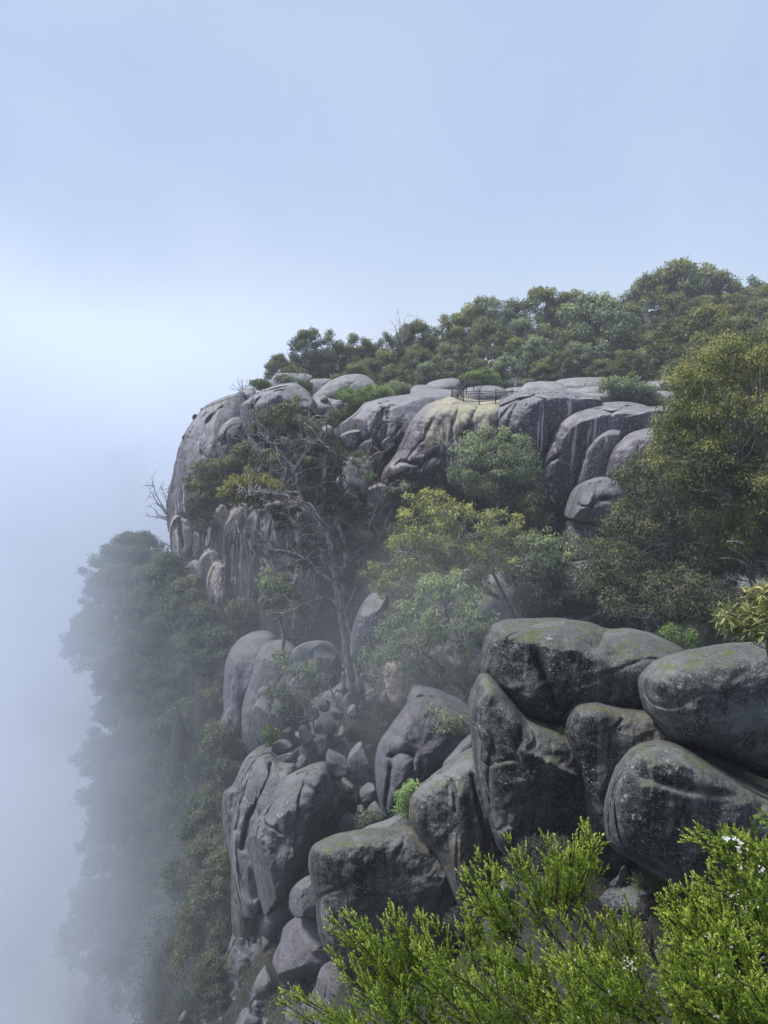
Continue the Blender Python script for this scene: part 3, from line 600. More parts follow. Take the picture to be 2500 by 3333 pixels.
# near blocks
rock('C', [(860,1250),(950,1185),(1050,1150),(1150,1108),(1220,1130),(1230,1200),(1120,1240),(960,1260)], 27.6, 'flat pale ledge behind the overhanging boulder, fern at its end', 'mid', 1.6, brow=[(850,1240),(1230,1180)], rec=1.2, name='rock_ledge', cat='rock ledge')
rock('C', [(655,1400),(662,1310),(700,1270),(780,1235),(870,1215),(960,1198),(1070,1195),(1180,1188),(1260,1250),(1330,1330),(1430,1430),(1475,1560),(1430,1700),(1300,1850),(1080,1960),(880,1960),(760,1860),(705,1700),(690,1560)], 26, 'wide overhanging boulder with pale rim and dark concave face', 'near', 3.2, p=3, c=[(1050,1540)], brow=[(655,1350),(780,1310),(900,1300),(1100,1290),(1280,1340),(1475,1500)], rec=1.6, lean=-.12, flute=.1, lump=.4, creases=[([(1100,1540),(1130,1650),(1140,1750)], .25, 10)], name='boulder', group=GN)
rock('D', [(48,940),(70,870),(150,800),(230,738),(340,668),(400,720),(440,860),(470,1000),(475,1200),(440,1330),(360,1420),(270,1380),(190,1200),(110,1090),(58,1010)], 24, 'leaning boulder with rusty vertical streaks, left of the tallest block', 'nearochre', 2.8, p=2.7, c=[(270,1000)], brow=[(48,900),(150,860),(260,820),(400,780)], rec=1.0, flute=.3, lump=.4, creases=[([(330,800),(350,900),(400,1100),(430,1280)], .35, 12), ([(240,820),(250,950)], .15, 10)], name='boulder', group=GN)
rock('D', [(378,340),(380,240),(395,185),(430,125),(500,98),(620,90),(740,92),(840,108),(930,136),(1020,132),(1110,148),(1190,180),(1275,238),(1300,330),(1240,420),(1160,500),(1000,540),(860,560),(740,575),(640,570),(520,520),(420,440)], 22, 'tall block with mossy double hump and pale lichen, centre of the near rocks', 'near', 3.4, p=2.8, c=[(780,330)], brow=[(378,240),(480,190),(640,220),(800,260),(950,330),(1080,330),(1300,330)], rec=1.5, lump=.5, creases=[([(615,270),(650,350),(690,430),(715,500)], .55, 13), ([(400,330),(480,430),(560,520)], .3, 9), ([(780,460),(740,520),(720,580)], .5, 12), ([(930,140),(900,200)], .3, 18)], name='boulder', group=GN)
rock('D', [(315,500),(325,440),(370,345),(430,360),(500,440),(580,520),(700,555),(790,600),(850,680),(885,820),(900,960),(860,1060),(740,1110),(620,1130),(500,1150),(440,1090),(395,960),(360,820),(335,680)], 21.3, 'broad block with a pale ribbed left lobe and a dark hollowed face', 'near', 3.0, p=2.9, c=[(600,800)], brow=[(315,560),(400,500),(540,600),(640,680),(760,700),(900,800)], rec=.9, lean=-.08, flute=.15, lump=.5, creases=[([(545,590),(530,690),(520,620)], .3, 9), ([(540,690),(600,700),(680,740),(800,800)], -.25, 14), ([(410,680),(400,800),(410,960)], .15, 10)], name='boulder', group=GN)
rock('D', [(745,620),(765,520),(795,468),(880,458),(960,478),(1060,495),(1160,510),(1280,600),(1330,700),(1250,820),(1120,960),(1060,1120),(1060,1250),(960,1290),(880,1180),(840,1000),(800,780)], 20.7, 'dark recessed block with a smooth lip, under the mossy double hump', 'near', 2.4, p=2.7, c=[(960,740)], brow=[(745,560),(900,520),(1160,570),(1330,700)], rec=1.3, lean=-.12, lump=.4, name='boulder', group=GN)
rock('D', [(760,900),(840,860),(940,950),(1060,1120),(1180,1260),(1100,1340),(940,1320),(820,1240),(760,1080)], 20.4, 'unlit rock at the back of the hollow between blocks', 'near', 1.5, lump=.4, name='boulder', group=GN)
rock('D', [(1083,390),(1105,325),(1190,265),(1330,228),(1500,207),(1680,195),(1900,205),(2060,350),(2060,600),(1950,800),(1800,850),(1660,805),(1500,742),(1380,690),(1250,645),(1170,560),(1110,490)], 16.6, 'great rounded boulder at the right edge, upper of the two', 'near', 3.2, p=2.6, c=[(1560,500)], brow=[(1083,360),(1300,310),(1660,290),(2060,380)], rec=1.5, lean=-.10, lump=.4, name='boulder', group=GN)
rock('D', [(935,1010),(938,920),(955,830),(985,750),(1050,680),(1130,650),(1230,655),(1340,700),(1440,760),(1560,820),(1680,870),(1850,940),(1980,1150),(1950,1400),(1800,1520),(1560,1460),(1400,1380),(1250,1300),(1120,1210),(1010,1150),(950,1090)], 15.6, 'great rounded boulder at the right edge, lower of the two', 'near', 2.6, p=3, c=[(1440,1080)], brow=[(935,900),(1010,800),(1120,745),(1250,750),(1400,820),(1560,900),(1980,1060)], rec=1.4, lean=-.12, lump=.35, flute=.06, name='boulder', group=GN)
rock('D', [(800,1480),(850,1360),(940,1290),(1060,1260),(1180,1310),(1260,1420),(1240,1580),(1100,1680),(900,1680)], 18.6, 'pale broken rock on the ground beneath the lower right boulder', 'mid', 1.8, brow=[(800,1400),(1260,1400)], rec=1, lump=1.1, crack=.2, name='boulder', group='broken rocks on the ground')
rock('D', [(380,1480),(400,1380),(450,1280),(520,1260),(600,1330),(640,1480),(560,1640),(440,1620)], 19.5, 'pale broken rock seen through the shrub twigs', 'mid', 1.6, lump=1, name='boulder', group='broken rocks on the ground')
rock('D', [(940,1290),(985,1240),(1010,1190),(1025,1200),(1020,1290),(980,1330)], 18.3, 'small pointed stone standing below the lower right boulder', 'mid', .5, name='boulder', group='broken rocks on the ground')
rock('B', [(200,1900),(240,1640),(320,1500),(480,1440),(700,1420),(1000,1400),(1300,1420),(1600,1500),(1900,1600),(1900,1950),(900,2050)], 46, 'long dim rock wall behind the right hand gum trees', 'mid', 4, p=3.2, flute=.4, lump=1, crack=.3, name='rock_wall', cat='rock wall')
# ------------------------------------------------------------------ foliage
def unit(a): return a / (np.linalg.norm(a, axis=-1, keepdims=True) + 1e-9)

def leaves_np(pos, ax, ln, wd, rng, nh=None):
    """one folded diamond per leaf -> V (4n,3), F (n,4)"""
    n = len(pos)
    side = unit(np.cross(ax, rng.normal(size=(n, 3)) if nh is None else nh))
    ln = np.broadcast_to(ln, (n,))[:, None]; wd = np.broadcast_to(wd, (n,))[:, None]
    nrm = np.cross(ax, side)
    a = pos; b = pos + ax * ln * .45 + side * wd * .5 + nrm * wd * .12
    c = pos + ax * ln; d = pos + ax * ln * .45 - side * wd * .5 + nrm * wd * .12
    V = np.stack([a, b, c, d], 1).reshape(-1, 3)
    F = np.arange(4 * n).reshape(n, 4)
    return V, F

def puff_leaves(puffs, rad, dens, leaf, wid, rng, droop=.6, tint=None, squash=.8, spread=.35, sub=7):
    """puffs (k,3) centres, rad (k,), dens = leaves per m2 of puff shell. Each puff is made of small sub-tufts."""
    P, A, Tn, NH = [], [], [], []
    for i in range(len(puffs)):
        r = rad[i]; k = sub
        sd = unit(rng.normal(size=(k, 3)) + np.array([0, 0, .45]))
        sc = puffs[i] + sd * r * .62 * np.array([1, 1, squash])
        n = max(8, int(dens * 4 * r * r / k * rng.uniform(.7, 1.2)))
        q = unit(rng.normal(size=(k, n, 3)) + np.array([0, 0, .35]))
        rr = r * .5 * (rng.uniform(.1, 1, size=(k, n, 1)) ** .45)
        pos = sc[:, None] + q * rr * np.array([1, 1, squash])
        ax = unit(q * .7 + rng.normal(size=q.shape) * spread + np.array([0, 0, -droop]))
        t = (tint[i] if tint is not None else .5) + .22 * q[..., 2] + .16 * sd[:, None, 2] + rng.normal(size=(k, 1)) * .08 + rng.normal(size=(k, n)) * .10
        P.append(pos.reshape(-1, 3)); A.append(ax.reshape(-1, 3)); Tn.append(t.reshape(-1)); NH.append((q * .8 + sd[:, None] * .5 + rng.normal(size=q.shape) * .45).reshape(-1, 3))
    P, A, Tn = np.concatenate(P), np.concatenate(A), np.concatenate(Tn)
    ln = leaf * rng.uniform(.6, 1.3, len(P))
    V, F = leaves_np(P, A, ln, ln * wid, rng, np.concatenate(NH))
    return V, F, np.repeat(Tn, 4)

def wiggle(a, b, n, amp, rng, sag=0):
    t = np.linspace(0, 1, n)[:, None]
    p = a + (b - a) * t
    L = np.linalg.norm(b - a)
    w = np.cumsum(rng.normal(size=(n, 3)), 0); w -= w[0] + (w[-1] - w[0]) * t
    p = p + w * amp * L / n
    p[:, 2] += sag * L * np.sin(np.pi * t[:, 0])
    return p

# ---- forest trees: six shapes, copied
def forest_tree(seed, H, W, mat, trunkmat, depth=1.0, gap=.0, leaf=.27, dens=85):
    rng = np.random.default_rng(seed)
    root = empty('gum_tree', (0, 0, 0))
    g = Geo()
    lean = rng.normal(size=2) * .05 * H
    top = np.array([lean[0], lean[1], H * .8])
    stem = wiggle(np.array([0, 0, -1.5]), top, 7, .12, rng)
    g.tube(stem, np.linspace(.20, .05, 7) * H / 10, 6)
    k = int(36 * (W / 5) ** 1.2)
    pts, rad = [], []
    lv = H * .36
    for i in range(k):
        u = rng.uniform(0, 1); ang = rng.uniform(0, 2 * math.pi)
        hz = lv + (H - lv) * (u ** .75)
        prof = math.sin(min(1, (1 - (hz - lv) / (H - lv)) * 1.0 + .12) * math.pi * .62)
        rr = W * .5 * prof * math.sqrt(rng.uniform(.35, 1)) * rng.uniform(.8, 1.15)
        pts.append((rr * math.cos(ang) + lean[0] * .6, rr * math.sin(ang) + lean[1] * .6, hz - rng.uniform(0, .6)))
        rad.append(rng.uniform(.6, 1.15) * (W / 5) ** .35)
    pts = np.array(pts); rad = np.array(rad)
    if gap > 0:
        keep = rng.uniform(size=k) > gap; pts, rad = pts[keep], rad[keep]
    for p in pts[::2]:
        j = rng.integers(2, 6)
        g.tube(wiggle(stem[j], p, 5, .25, rng), np.linspace(.06, .018, 5) * H / 10, 4)
    # crown-to-stem twigs poking out
    for _ in range(6):
        p = pts[rng.integers(len(pts))]; q = p + rng.normal(size=3) * .8 + np.array([0, 0, .6])
        g.tube(wiggle(p, q, 4, .3, rng), [.03, .025, .018, .01], 3)
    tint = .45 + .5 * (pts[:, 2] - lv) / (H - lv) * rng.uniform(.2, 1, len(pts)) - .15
    V, F, T = puff_leaves(pts, rad, dens, leaf, .48, rng, droop=.5, tint=tint)
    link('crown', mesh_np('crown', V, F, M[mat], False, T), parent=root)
    g.build('trunk', M[trunkmat], (0, 0, 0), root)
    root['proto'] = 1
    return root

def copy_thing(o):
    c = o.copy(); COL.objects.link(c)
    for ch in o.children:
        d = ch.copy(); COL.objects.link(d); d.parent = c
    return c

CTRL = []      # ground control points (x, y, z)
PROTO = {}
def proto(kind, i):
    key = (kind, i)
    if key not in PROTO:
        if kind == 'forest': PROTO[key] = (forest_tree(100 + i, 9, [5.6, 6.4, 5.0, 7.0, 6.0, 5.4][i], 'lf_forest', 'wood_pale' if i % 2 else 'wood_dead', gap=.1), 9)
        if kind == 'gold': PROTO[key] = (forest_tree(200 + i, 9, [6.2, 7.0][i], 'lf_gold', 'wood_dead', gap=.05), 9)
        if kind == 'sparse': PROTO[key] = (forest_tree(300 + i, 9, [4.4, 5.0][i], 'lf_forest', 'wood_dead', gap=.5), 9)
        if kind == 'green': PROTO[key] = (forest_tree(400 + i, 9, [6.0, 5.2][i], 'lf_grey', 'wood_dead', gap=.05, dens=95), 9)
        if kind == 'slope': PROTO[key] = (forest_tree(500 + i, 9, [6.0, 6.6, 5.2, 5.6][i], 'lf_haze', 'wood_dead', gap=.12), 9)
        PROTO[key][0]['used'] = 0
    return PROTO[key]

def place_tree(kind, i, px, pytop, Y, H, label, group, rz=None, wide=1.0, ctrl=True):
    o, h0 = proto(kind, i)
    if o['used']: c = copy_thing(o)
    else: c = o; o['used'] = 1
    top = at(px, pytop, Y)
    z = top[2] - H * .97
    c.location = (top[0], top[1], z)
    s = H / h0
    c.scale = (s * wide, s * wide, s)
    c.rotation_euler = (0, 0, random.uniform(0, 6.28) if rz is None else rz)
    tag(c, label, 'tree', group)
    if ctrl: CTRL.append((top[0], top[1], z + .3))
    return c

ORD = ['first', 'second', 'third', 'fourth', 'fifth', 'sixth', 'seventh', 'eighth', 'ninth', 'tenth', 'eleventh', 'twelfth', 'thirteenth', 'fourteenth', 'fifteenth', 'sixteenth', 'seventeenth', 'eighteenth', 'nineteenth', 'twentieth', 'twenty-first', 'twenty-second', 'twenty-third', 'twenty-fourth']
FG = 'gum trees of the forest above the cliff'
# skyline crowns one by one: (x, top y in the 2500x3333 frame), distance, height, kind
SKY = [
 (905,1160,96,5.4,'forest',0,'small dense gum at the far left end of the skyline'),
 (1000,1085,100,7.6,'forest',1,'umbrella topped gum with bare stems, near the left end of the skyline'),
 (1085,1082,101,7.4,'sparse',0,'thin leaning gum in the left part of the skyline'),
 (1165,1092,102,7.2,'forest',2,'low rounded gum left of the bare white twigs on the skyline'),
 (1250,1085,104,7.4,'sparse',1,'see-through gum just left of the bare white twigs on the skyline'),
 (1345,1060,106,8.2,'forest',3,'gum just right of the bare white twigs on the skyline'),
 (1440,1035,108,8.8,'sparse',0,'see-through gum on the skyline above the black railing'),
 (1515,1020,112,9.4,'forest',4,'gum with gaps in its crown, before the tall round crown on the skyline'),
 (1585,975,114,10.5,'green',0,'light green domed gum standing proud of the skyline, left of centre forest'),
 (1660,995,116,10,'forest',5,'dark gum in the dip right of the light green domed one'),
 (1760,958,118,11.5,'gold',0,'broad round crown with golden top in the middle of the skyline'),
 (1850,966,120,11,'forest',1,'olive gum leaning on the broad golden topped crown'),
 (1925,985,120,10.2,'green',1,'narrow green gum in the saddle of the skyline'),
 (2005,985,124,10.6,'sparse',1,'faded see-through gum at the bottom of the skyline saddle'),
 (2060,925,134,13,'sparse',0,'distant dark flat topped gum rising left of the highest crown'),
 (2125,905,126,13.5,'forest',3,'gum forming the left shoulder of the highest crown'),
 (2215,862,124,15.5,'forest',0,'highest gum of the forest, dark with twiggy top'),
 (2310,885,126,14,'forest',4,'gum forming the right shoulder of the highest crown'),
 (2385,925,128,12.5,'gold',1,'yellow tipped gum right of the highest crown'),
 (2440,905,150,14,'sparse',1,'distant wispy gum on the skyline at the right edge'),
 (2500,950,122,12,'gold',0,'golden gum cut by the right edge of the view'),
]
for px, py, Y, H, k, i, lab in SKY:
    place_tree(k, i, px, py, Y, H, lab, FG, wide=1.0)
def row(pts, Y, H, kinds, where, step=100, jit=14):
    pts = np.array(pts, float)
    xs = np.arange(pts[0, 0], pts[-1, 0] + 1, step)
    for n, x in enumerate(xs):
        y = np.interp(x, pts[:, 0], pts[:, 1]) + random.uniform(-jit, jit)
        k, i = kinds[n % len(kinds)]
        place_tree(k, i, x + random.uniform(-18, 18), y, Y + random.uniform(-2, 2), H * random.uniform(.88, 1.12),
                   f'{ORD[n]} gum from the left in {where}', FG)
MIX = [('forest', 2), ('forest', 0), ('green', 0), ('forest', 4), ('forest', 5), ('forest', 1), ('gold', 0), ('forest', 3), ('green', 1)]
row([(900,1190),(1100,1130),(1400,1110),(1600,1065),(1800,1050),(2000,1050),(2150,985),(2300,960),(2500,1010)], 106, 9, MIX, 'the row of crowns directly under the skyline row', 98)
row([(960,1215),(1200,1165),(1500,1140),(1750,1110),(2000,1110),(2200,1060),(2500,1060)], 98, 8, MIX[3:] + MIX[:3], 'the middle row of forest crowns', 102)
row([(1080,1215),(1300,1190),(1600,1180),(1800,1165),(2000,1170),(2200,1130),(2350,1110)], 92, 6, MIX[5:] + MIX[:5], 'the lowest row of forest crowns behind the domes', 96)
# named forest trees in front
for px, py, Y, H, k, i, lab in [
 (1945,970,100,14,'green',0,'tall bright green gum with layered tufts standing forward of the forest'),
 (1880,1130,94,8,'green',1,'pale green bushy tree at the foot of the tall layered gum'),
 (2110,1130,92,7,'green',0,'bright green small tree above the flowering bush'),
 (2240,1040,88,10,'gold',1,'rounded olive gum in front of the highest crown'),
 (2330,1020,84,11,'gold',0,'big rounded golden olive gum above the right hand tree'),
 (2430,1040,80,11,'gold',1,'golden olive gum filling the right edge under the skyline'),
 (2210,1180,80,7,'forest',3,'shadowed gum behind the top of the big right tree'),
 (2290,1150,72,7.5,'gold',0,'olive gum crown touching the big right tree on its upper left')]:
    place_tree(k, i, px, py, Y, H, lab, FG)

# ---- trees on the hazy slope at the left
SG = 'hazy trees on the slope below the left cliff'
sx = [(1730,[(400,88),(455,90)]), (1790,[(340,86),(440,84),(520,82)]), (1860,[(310,84),(400,82),(500,80),(585,78)]),
      (1960,[(300,82),(390,80),(480,78),(560,76),(640,75)]), (2060,[(330,79),(430,77),(520,75),(610,73),(690,71)]),
      (2160,[(350,77),(440,75),(530,73),(620,71),(710,69),(790,66)]), (2270,[(370,75),(460,73),(550,71),(640,69),(720,67)]),
      (2390,[(360,73),(450,71),(540,69),(630,67),(700,65)]), (2510,[(350,71),(440,69),(530,67),(620,65),(690,63)]),
      (2640,[(340,69),(430,67),(520,65),(610,63),(690,61)]), (2780,[(320,66),(420,64),(520,62),(620,60),(700,58)]),
      (2930,[(330,62),(440,60),(550,58),(660,56)]), (3080,[(360,58),(480,56),(600,54)])]
rown = ['topmost', 'second', 'third', 'fourth', 'fifth', 'sixth', 'seventh', 'eighth', 'ninth', 'tenth', 'eleventh', 'twelfth', 'lowest']
for r_, (py, xs) in enumerate(sx):
    for n, (px, Y) in enumerate(xs):
        place_tree('slope', (r_ * 3 + n) % 4, px + random.uniform(-12, 12), py + random.uniform(-25, 25), Y + 2, random.uniform(6.5, 9.5),
                   f'{ORD[n]} tree from the left in the {rown[r_]} row on the foggy slope', SG, wide=random.uniform(.95, 1.2))
for px, py, Y, H, lab in [(560,1815,66,6,'dark tree directly under the orange patched buttress'), (615,1890,63,6,'dark tree below the knobbly little buttress'), (665,1975,61,6,'dark tree at the lower left toe of the fluted cliff'), (715,2055,59,6,'dark tree under the pointed tan buttress'), (800,2100,57.5,5,'dark tree between the pointed tan buttress and the standing smooth dome'), (735,2780,43.5,4.5,'small tree left of the orange scarred rock foot'), (655,2900,44,5,'small tree on the lowest slope, uppermost of the lowest cluster'), (740,2960,42.5,4,'small tree just left of the faint rough boulder'), (600,3060,43,5,'small misty tree at the lower left of the lowest cluster'), (690,3120,40,4.5,'small tree nearest the bottom edge beside the hazy boulders'), (790,3060,41,3.5,'bushy tree squeezed between the hazy boulders'), (700,2380,51,6,'dark slope tree against the standing smooth dome'), (690,2560,50,6,'dark slope tree left of the ribbed boulder, upper'), (720,2700,48,6,'dark slope tree left of the ribbed boulder, lower'), (640,2720,52,7,'dark slope tree one crown left of the ribbed boulder'),
                          (700,2860,47,6,'slope tree below the orange scar in the fog'), (620,2980,50,7,'slope tree deep in the lower fog, left of the last rocks'), (760,2200,58,6,'slope tree tucked behind the standing smooth dome'), (740,2060,62,7,'slope tree at the foot of the dark stained rock')]:
    place_tree('slope', len(lab) % 4, px, py, Y, H, lab, SG)
place_tree('sparse', 0, 690, 1690, 80, 6, 'flat crowned gum at the foot of the cliff head, above the foggy slope', SG)

# ---- trees drawn from their own crown outline
def inside(p, poly):
    x, y = p[:, 0], p[:, 1]; c = np.zeros(len(p), bool)
    for i in range(len(poly)):
        x1, y1 = poly[i - 1]; x2, y2 = poly[i]
        c ^= ((y1 > y) != (y2 > y)) & (x < (x2 - x1) * (y - y1) / (y2 - y1 + 1e-12) + x1)
    return c

def crown(f, poly, Y, mat, label, name='gum_tree', cat='tree', group=None, base=None, trunks=(), leaf=.16, wid=.34, puff=.7, npuff=None, dens=110, T=None,
          droop=.8, gap=0., tint=.5, tmat='wood_dead', trunk_r=.16, seed=1, twigs=10, squash=.8, spread=.35, cover=1.0, limbs=.4, ctrl=True, top_tint=.35):
    rng = np.random.default_rng(seed + 1000)
    pl = fr(f, poly)
    mpp = Y / FPX
    lo, hi = pl.min(0), pl.max(0)
    c = pl.mean(0)
    w = (hi - lo)[0] * mpp
    T = w * .42 if T is None else T
    pr = puff / mpp
    q = rng.uniform(lo, hi, size=(6000, 2))
    ins = inside(q, pl)
    area = (hi - lo).prod() * ins.mean()
    q = q[ins]
    if npuff is None: npuff = int(cover * 1.9 * area / (pr * pr) ) + 4
    closed = np.vstack([pl, pl[:1]])
    # keep puffs mostly a bit inside the outline, blue-noise style
    ed = seg_dist(q, closed)
    q = q[ed > pr * .45]; ed = ed[ed > pr * .45] if False else seg_dist(q, closed)
    if len(q) < 5: q = rng.uniform(lo, hi, size=(200, 2)); q = q[inside(q, pl)]; ed = seg_dist(q, closed)
    q, ed = q[:npuff], ed[:npuff]
    big = ed.max()
    bulge = np.sqrt(np.clip(1 - (1 - ed / big) ** 2, 0, 1))
    side = rng.uniform(-1, .55, len(q))
    dy = T * bulge * side
    pts = ats(q, Y + dy)
    rad = puff * rng.uniform(.7, 1.25, len(q))
    if gap > 0:
        keep = perlin(pts / (puff * 2.2) + seed) > (gap - .5) * .8
        pts, rad, q = pts[keep], rad[keep], q[keep]
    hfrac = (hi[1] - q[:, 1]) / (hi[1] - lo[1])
    tn = tint + top_tint * (hfrac - .5) + rng.normal(size=len(q)) * .14  # more of the new-growth tip colour towards the crown top
    if base is None: b = at(c[0], hi[1] + 10, Y + T * .2)
    else: bb = fr(f, base)[0]; b = at(bb[0], bb[1], Y + T * .1)
    root = empty(name, tuple(b))
    V, F, Tn = puff_leaves(pts, rad, dens, leaf, wid, rng, droop=droop, tint=tn, squash=squash, spread=spread)
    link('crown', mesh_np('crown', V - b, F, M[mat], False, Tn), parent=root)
    g = Geo(); nodes = []
    if not trunks:
        mid = pts.mean(0); mid = np.array([mid[0], mid[1], pts[:, 2].max() * .35 + pts[:, 2].mean() * .65])
        st = wiggle(b - np.array([0, 0, .8]), mid, 8, .15, rng)
        g.tube(st, np.linspace(trunk_r, trunk_r * .3, 8), 7); nodes += list(st[3:])
    for tr in trunks:
        tf, tp, r0, r1 = tr[:4]; tY = tr[4] if len(tr) > 4 else Y - T * .3
        p2 = spline_open(fr(tf, tp), 6)
        p3 = ats(p2, np.linspace(tY + T * .1, tY, len(p2)))
        g.tube(p3, np.linspace(r0, r1, len(p3)), 8); nodes += list(p3[len(p3) // 4:])
    nodes = np.array(nodes)
    for p in pts[rng.permutation(len(pts))[:int(len(pts) * limbs)]]:
        d = np.linalg.norm(nodes - p, axis=1) + np.maximum(0, nodes[:, 2] - p[2]) * 1.5
        j = rng.choice(np.argsort(d)[:3])
        L = np.linalg.norm(nodes[j] - p)
        g.tube(wiggle(nodes[j], p, 7, .28, rng, -.05), np.linspace(trunk_r * .30 * min(1.2, .4 + L / 6), .012, 7), 5)
    for _ in range(twigs):
        p = pts[rng.integers(len(pts))]
        d = unit(rng.normal(size=3) + np.array([0, -.6, .3])) * puff * rng.uniform(.7, 1.6)
        g.tube(wiggle(p, p + d, 5, .3, rng), np.linspace(.022, .007, 5), 4)
    g.build('trunk', M[tmat], tuple(b), root)
    tag(root, label, cat, group)
    if ctrl: CTRL.append((b[0], b[1], b[2] + .1))
    return root

def spline_open(p, k=6):
    p = np.asarray(p, float)
    if len(p) < 3: return np.array([p[0] + (p[-1] - p[0]) * t for t in np.linspace(0, 1, k)])
    q = np.vstack([2 * p[0] - p[1], p, 2 * p[-1] - p[-2]]); out = []
    for i in range(1, len(q) - 2):
        a, b, c, d = q[i - 1:i + 3]
        for t in np.linspace(0, 1, k, endpoint=False):
            out.append(.5 * ((2 * b) + (-a + c) * t + (2 * a - 5 * b + 4 * c - d) * t * t + (-a + 3 * b - 3 * c + d) * t ** 3))
    out.append(p[-1]); return np.array(out)

MG = 'gum trees growing in front of the cliff'
crown('F', [(890,760),(930,695),(1010,720),(1060,620),(1150,560),(1250,530),(1380,555),(1480,610),(1580,640),(1659,760),(1670,900),(1700,1050),(1640,1170),(1400,1240),(1200,1150),(1060,1060),(960,960),(980,850)], 53, 'lf_grey',
      'rounded weeping gum hiding the foot of the streaked wall', group=MG, leaf=.2, puff=.75, dens=95, seed=2, base=[(1350,1500)], trunk_r=.2, tint=.5, droop=1.0)
crown('H', [(300,1080),(420,1060),(520,1200),(520,1300),(400,1330),(300,1400),(200,1250),(200,1120)], 51.5, 'lf_dark', 'dark green bushy tree at the foot of the wide lichened dome', group=MG, leaf=.2, puff=.6, seed=3, tint=.6)
crown('V', [(775,1240),(800,1190),(835,1165),(820,1110),(870,1065),(950,1048),(1000,1085),(1060,1085),(1125,1115),(1150,1180),(1135,1250),(1060,1290),(980,1285),(930,1255),(870,1290),(800,1290)], 44, 'lf_olive',
      'spreading gum with bright yellow green clumps, centre of the view', group=MG, leaf=.18, puff=.55, dens=120, seed=4, gap=.25, tint=.55, top_tint=.3, tmat='wood_dead', twigs=40,
      trunks=[('V', [(1130,1420),(1100,1310),(1020,1265),(960,1235),(900,1200),(850,1190)], .16, .04), ('V', [(1100,1310),(1060,1230),(1010,1150),(960,1100)], .11, .03), ('V', [(990,1215),(1000,1160),(985,1130)], .06, .02)], base=[(1130,1425)])
crown('V', [(765,1440),(785,1385),(810,1345),(840,1300),(920,1240),(1000,1235),(1065,1290),(1090,1350),(1060,1410),(1035,1480),(950,1500),(870,1475),(790,1485)], 37, 'lf_grey',
      'misty grey green gum directly left of the tallest near block', group=MG, leaf=.15, puff=.5, dens=120, seed=5, tint=.5, top_tint=.5, twigs=50, gap=.2, trunks=[('V', [(985,1600),(1010,1500),(1000,1400),(960,1320)], .14, .04), ('V', [(1010,1500),(930,1420),(870,1390)], .08, .03)], base=[(985,1605)])
crown('V', [(1080,1190),(1150,1125),(1230,1145),(1310,1185),(1310,1270),(1240,1320),(1150,1340),(1080,1310)], 43, 'lf_grey',
      'grey green gum in front of the purple grey block', group=MG, leaf=.17, puff=.55, dens=105, seed=6, tint=.4, top_tint=.4, gap=.15, twigs=40, base=[(1180,1400)])
crown('V', [(1235,1260),(1250,1190),(1300,1150),(1325,1080),(1320,1010),(1400,960),(1480,1000),(1560,1080),(1620,1200),(1580,1310),(1490,1390),(1400,1330),(1300,1330)], 38, 'lf_dark',
      'wide dull green gum with bleached bare branches, left of the big right tree', group=MG, leaf=.15, puff=.6, dens=110, seed=7, tint=.55, top_tint=.4, cover=1.5, twigs=60, tmat='wood_dead',
      trunks=[('M', [(850,1800),(830,1600),(800,1400),(790,1250),(800,1000),(850,800)], .22, .05), ('M', [(900,1750),(900,1620),(930,1500),(920,1380)], .12, .05), ('M', [(620,1800),(540,1640),(490,1480)], .13, .05), ('M', [(690,1560),(695,1450),(715,1385)], .05, .03)], base=[(1475,1440)])
crown('V', [(1395,980),(1400,920),(1430,870),(1445,810),(1490,765),(1560,725),(1659,700),(1800,690),(1850,900),(1800,1300),(1659,1290),(1560,1240),(1480,1130),(1430,1060)], 32, 'lf_gold',
      'big gum at the right edge with golden tips and pale arching branches', group=MG, leaf=.13, puff=.68, dens=160, seed=8, tint=.46, top_tint=.5, cover=1.7, gap=.08, twigs=50, tmat='wood_pale', trunk_r=.2, T=3.2,
      trunks=[('M', [(1570,1500),(1510,1320),(1500,1100),(1510,900),(1450,700),(1440,400),(1400,250)], .15, .03, 30.0), ('M', [(1510,1270),(1420,1180),(1330,1155),(1230,1155)], .05, .02, 29.9), ('M', [(1515,1200),(1420,1120),(1310,1060)], .045, .02, 29.9),
              ('M', [(1490,760),(1380,620),(1260,560),(1170,545)], .05, .02, 29.9), ('M', [(1640,1100),(1540,950),(1400,780)], .06, .02, 30.2), ('M', [(1620,700),(1540,600),(1400,470),(1330,400),(1190,380)], .045, .015, 30.0), ('M', [(1440,1030),(1380,1005),(1290,1000)], .045, .02, 28.7),
              ('M', [(1640,560),(1590,350),(1570,200)], .08, .04, 30.4)], base=[(1500,1290)])
crown('V', [(1285,1335),(1310,1265),(1400,1225),(1500,1230),(1600,1250),(1700,1300),(1700,1380),(1600,1385),(1560,1375),(1480,1350),(1420,1340),(1340,1345)], 33, 'lf_dark',
      'dark low gum between the near block and the big right tree', group=MG, leaf=.14, puff=.55, dens=105, seed=9, tint=.42, cover=1.5, gap=.1, twigs=40, tmat='wood_dark', base=[(1420,1440)],
      trunks=[('M', [(880,1950),(860,1750),(820,1550),(790,1400)], .15, .05), ('M', [(900,1700),(930,1560),(915,1400)], .08, .04)])
crown('V', [(1560,1390),(1590,1330),(1650,1300),(1750,1300),(1750,1420),(1600,1420)], 28, 'lf_dark', 'dark understorey tree behind the close gum sprig', group=MG, leaf=.14, puff=.5, seed=10, tint=.2, ctrl=False)
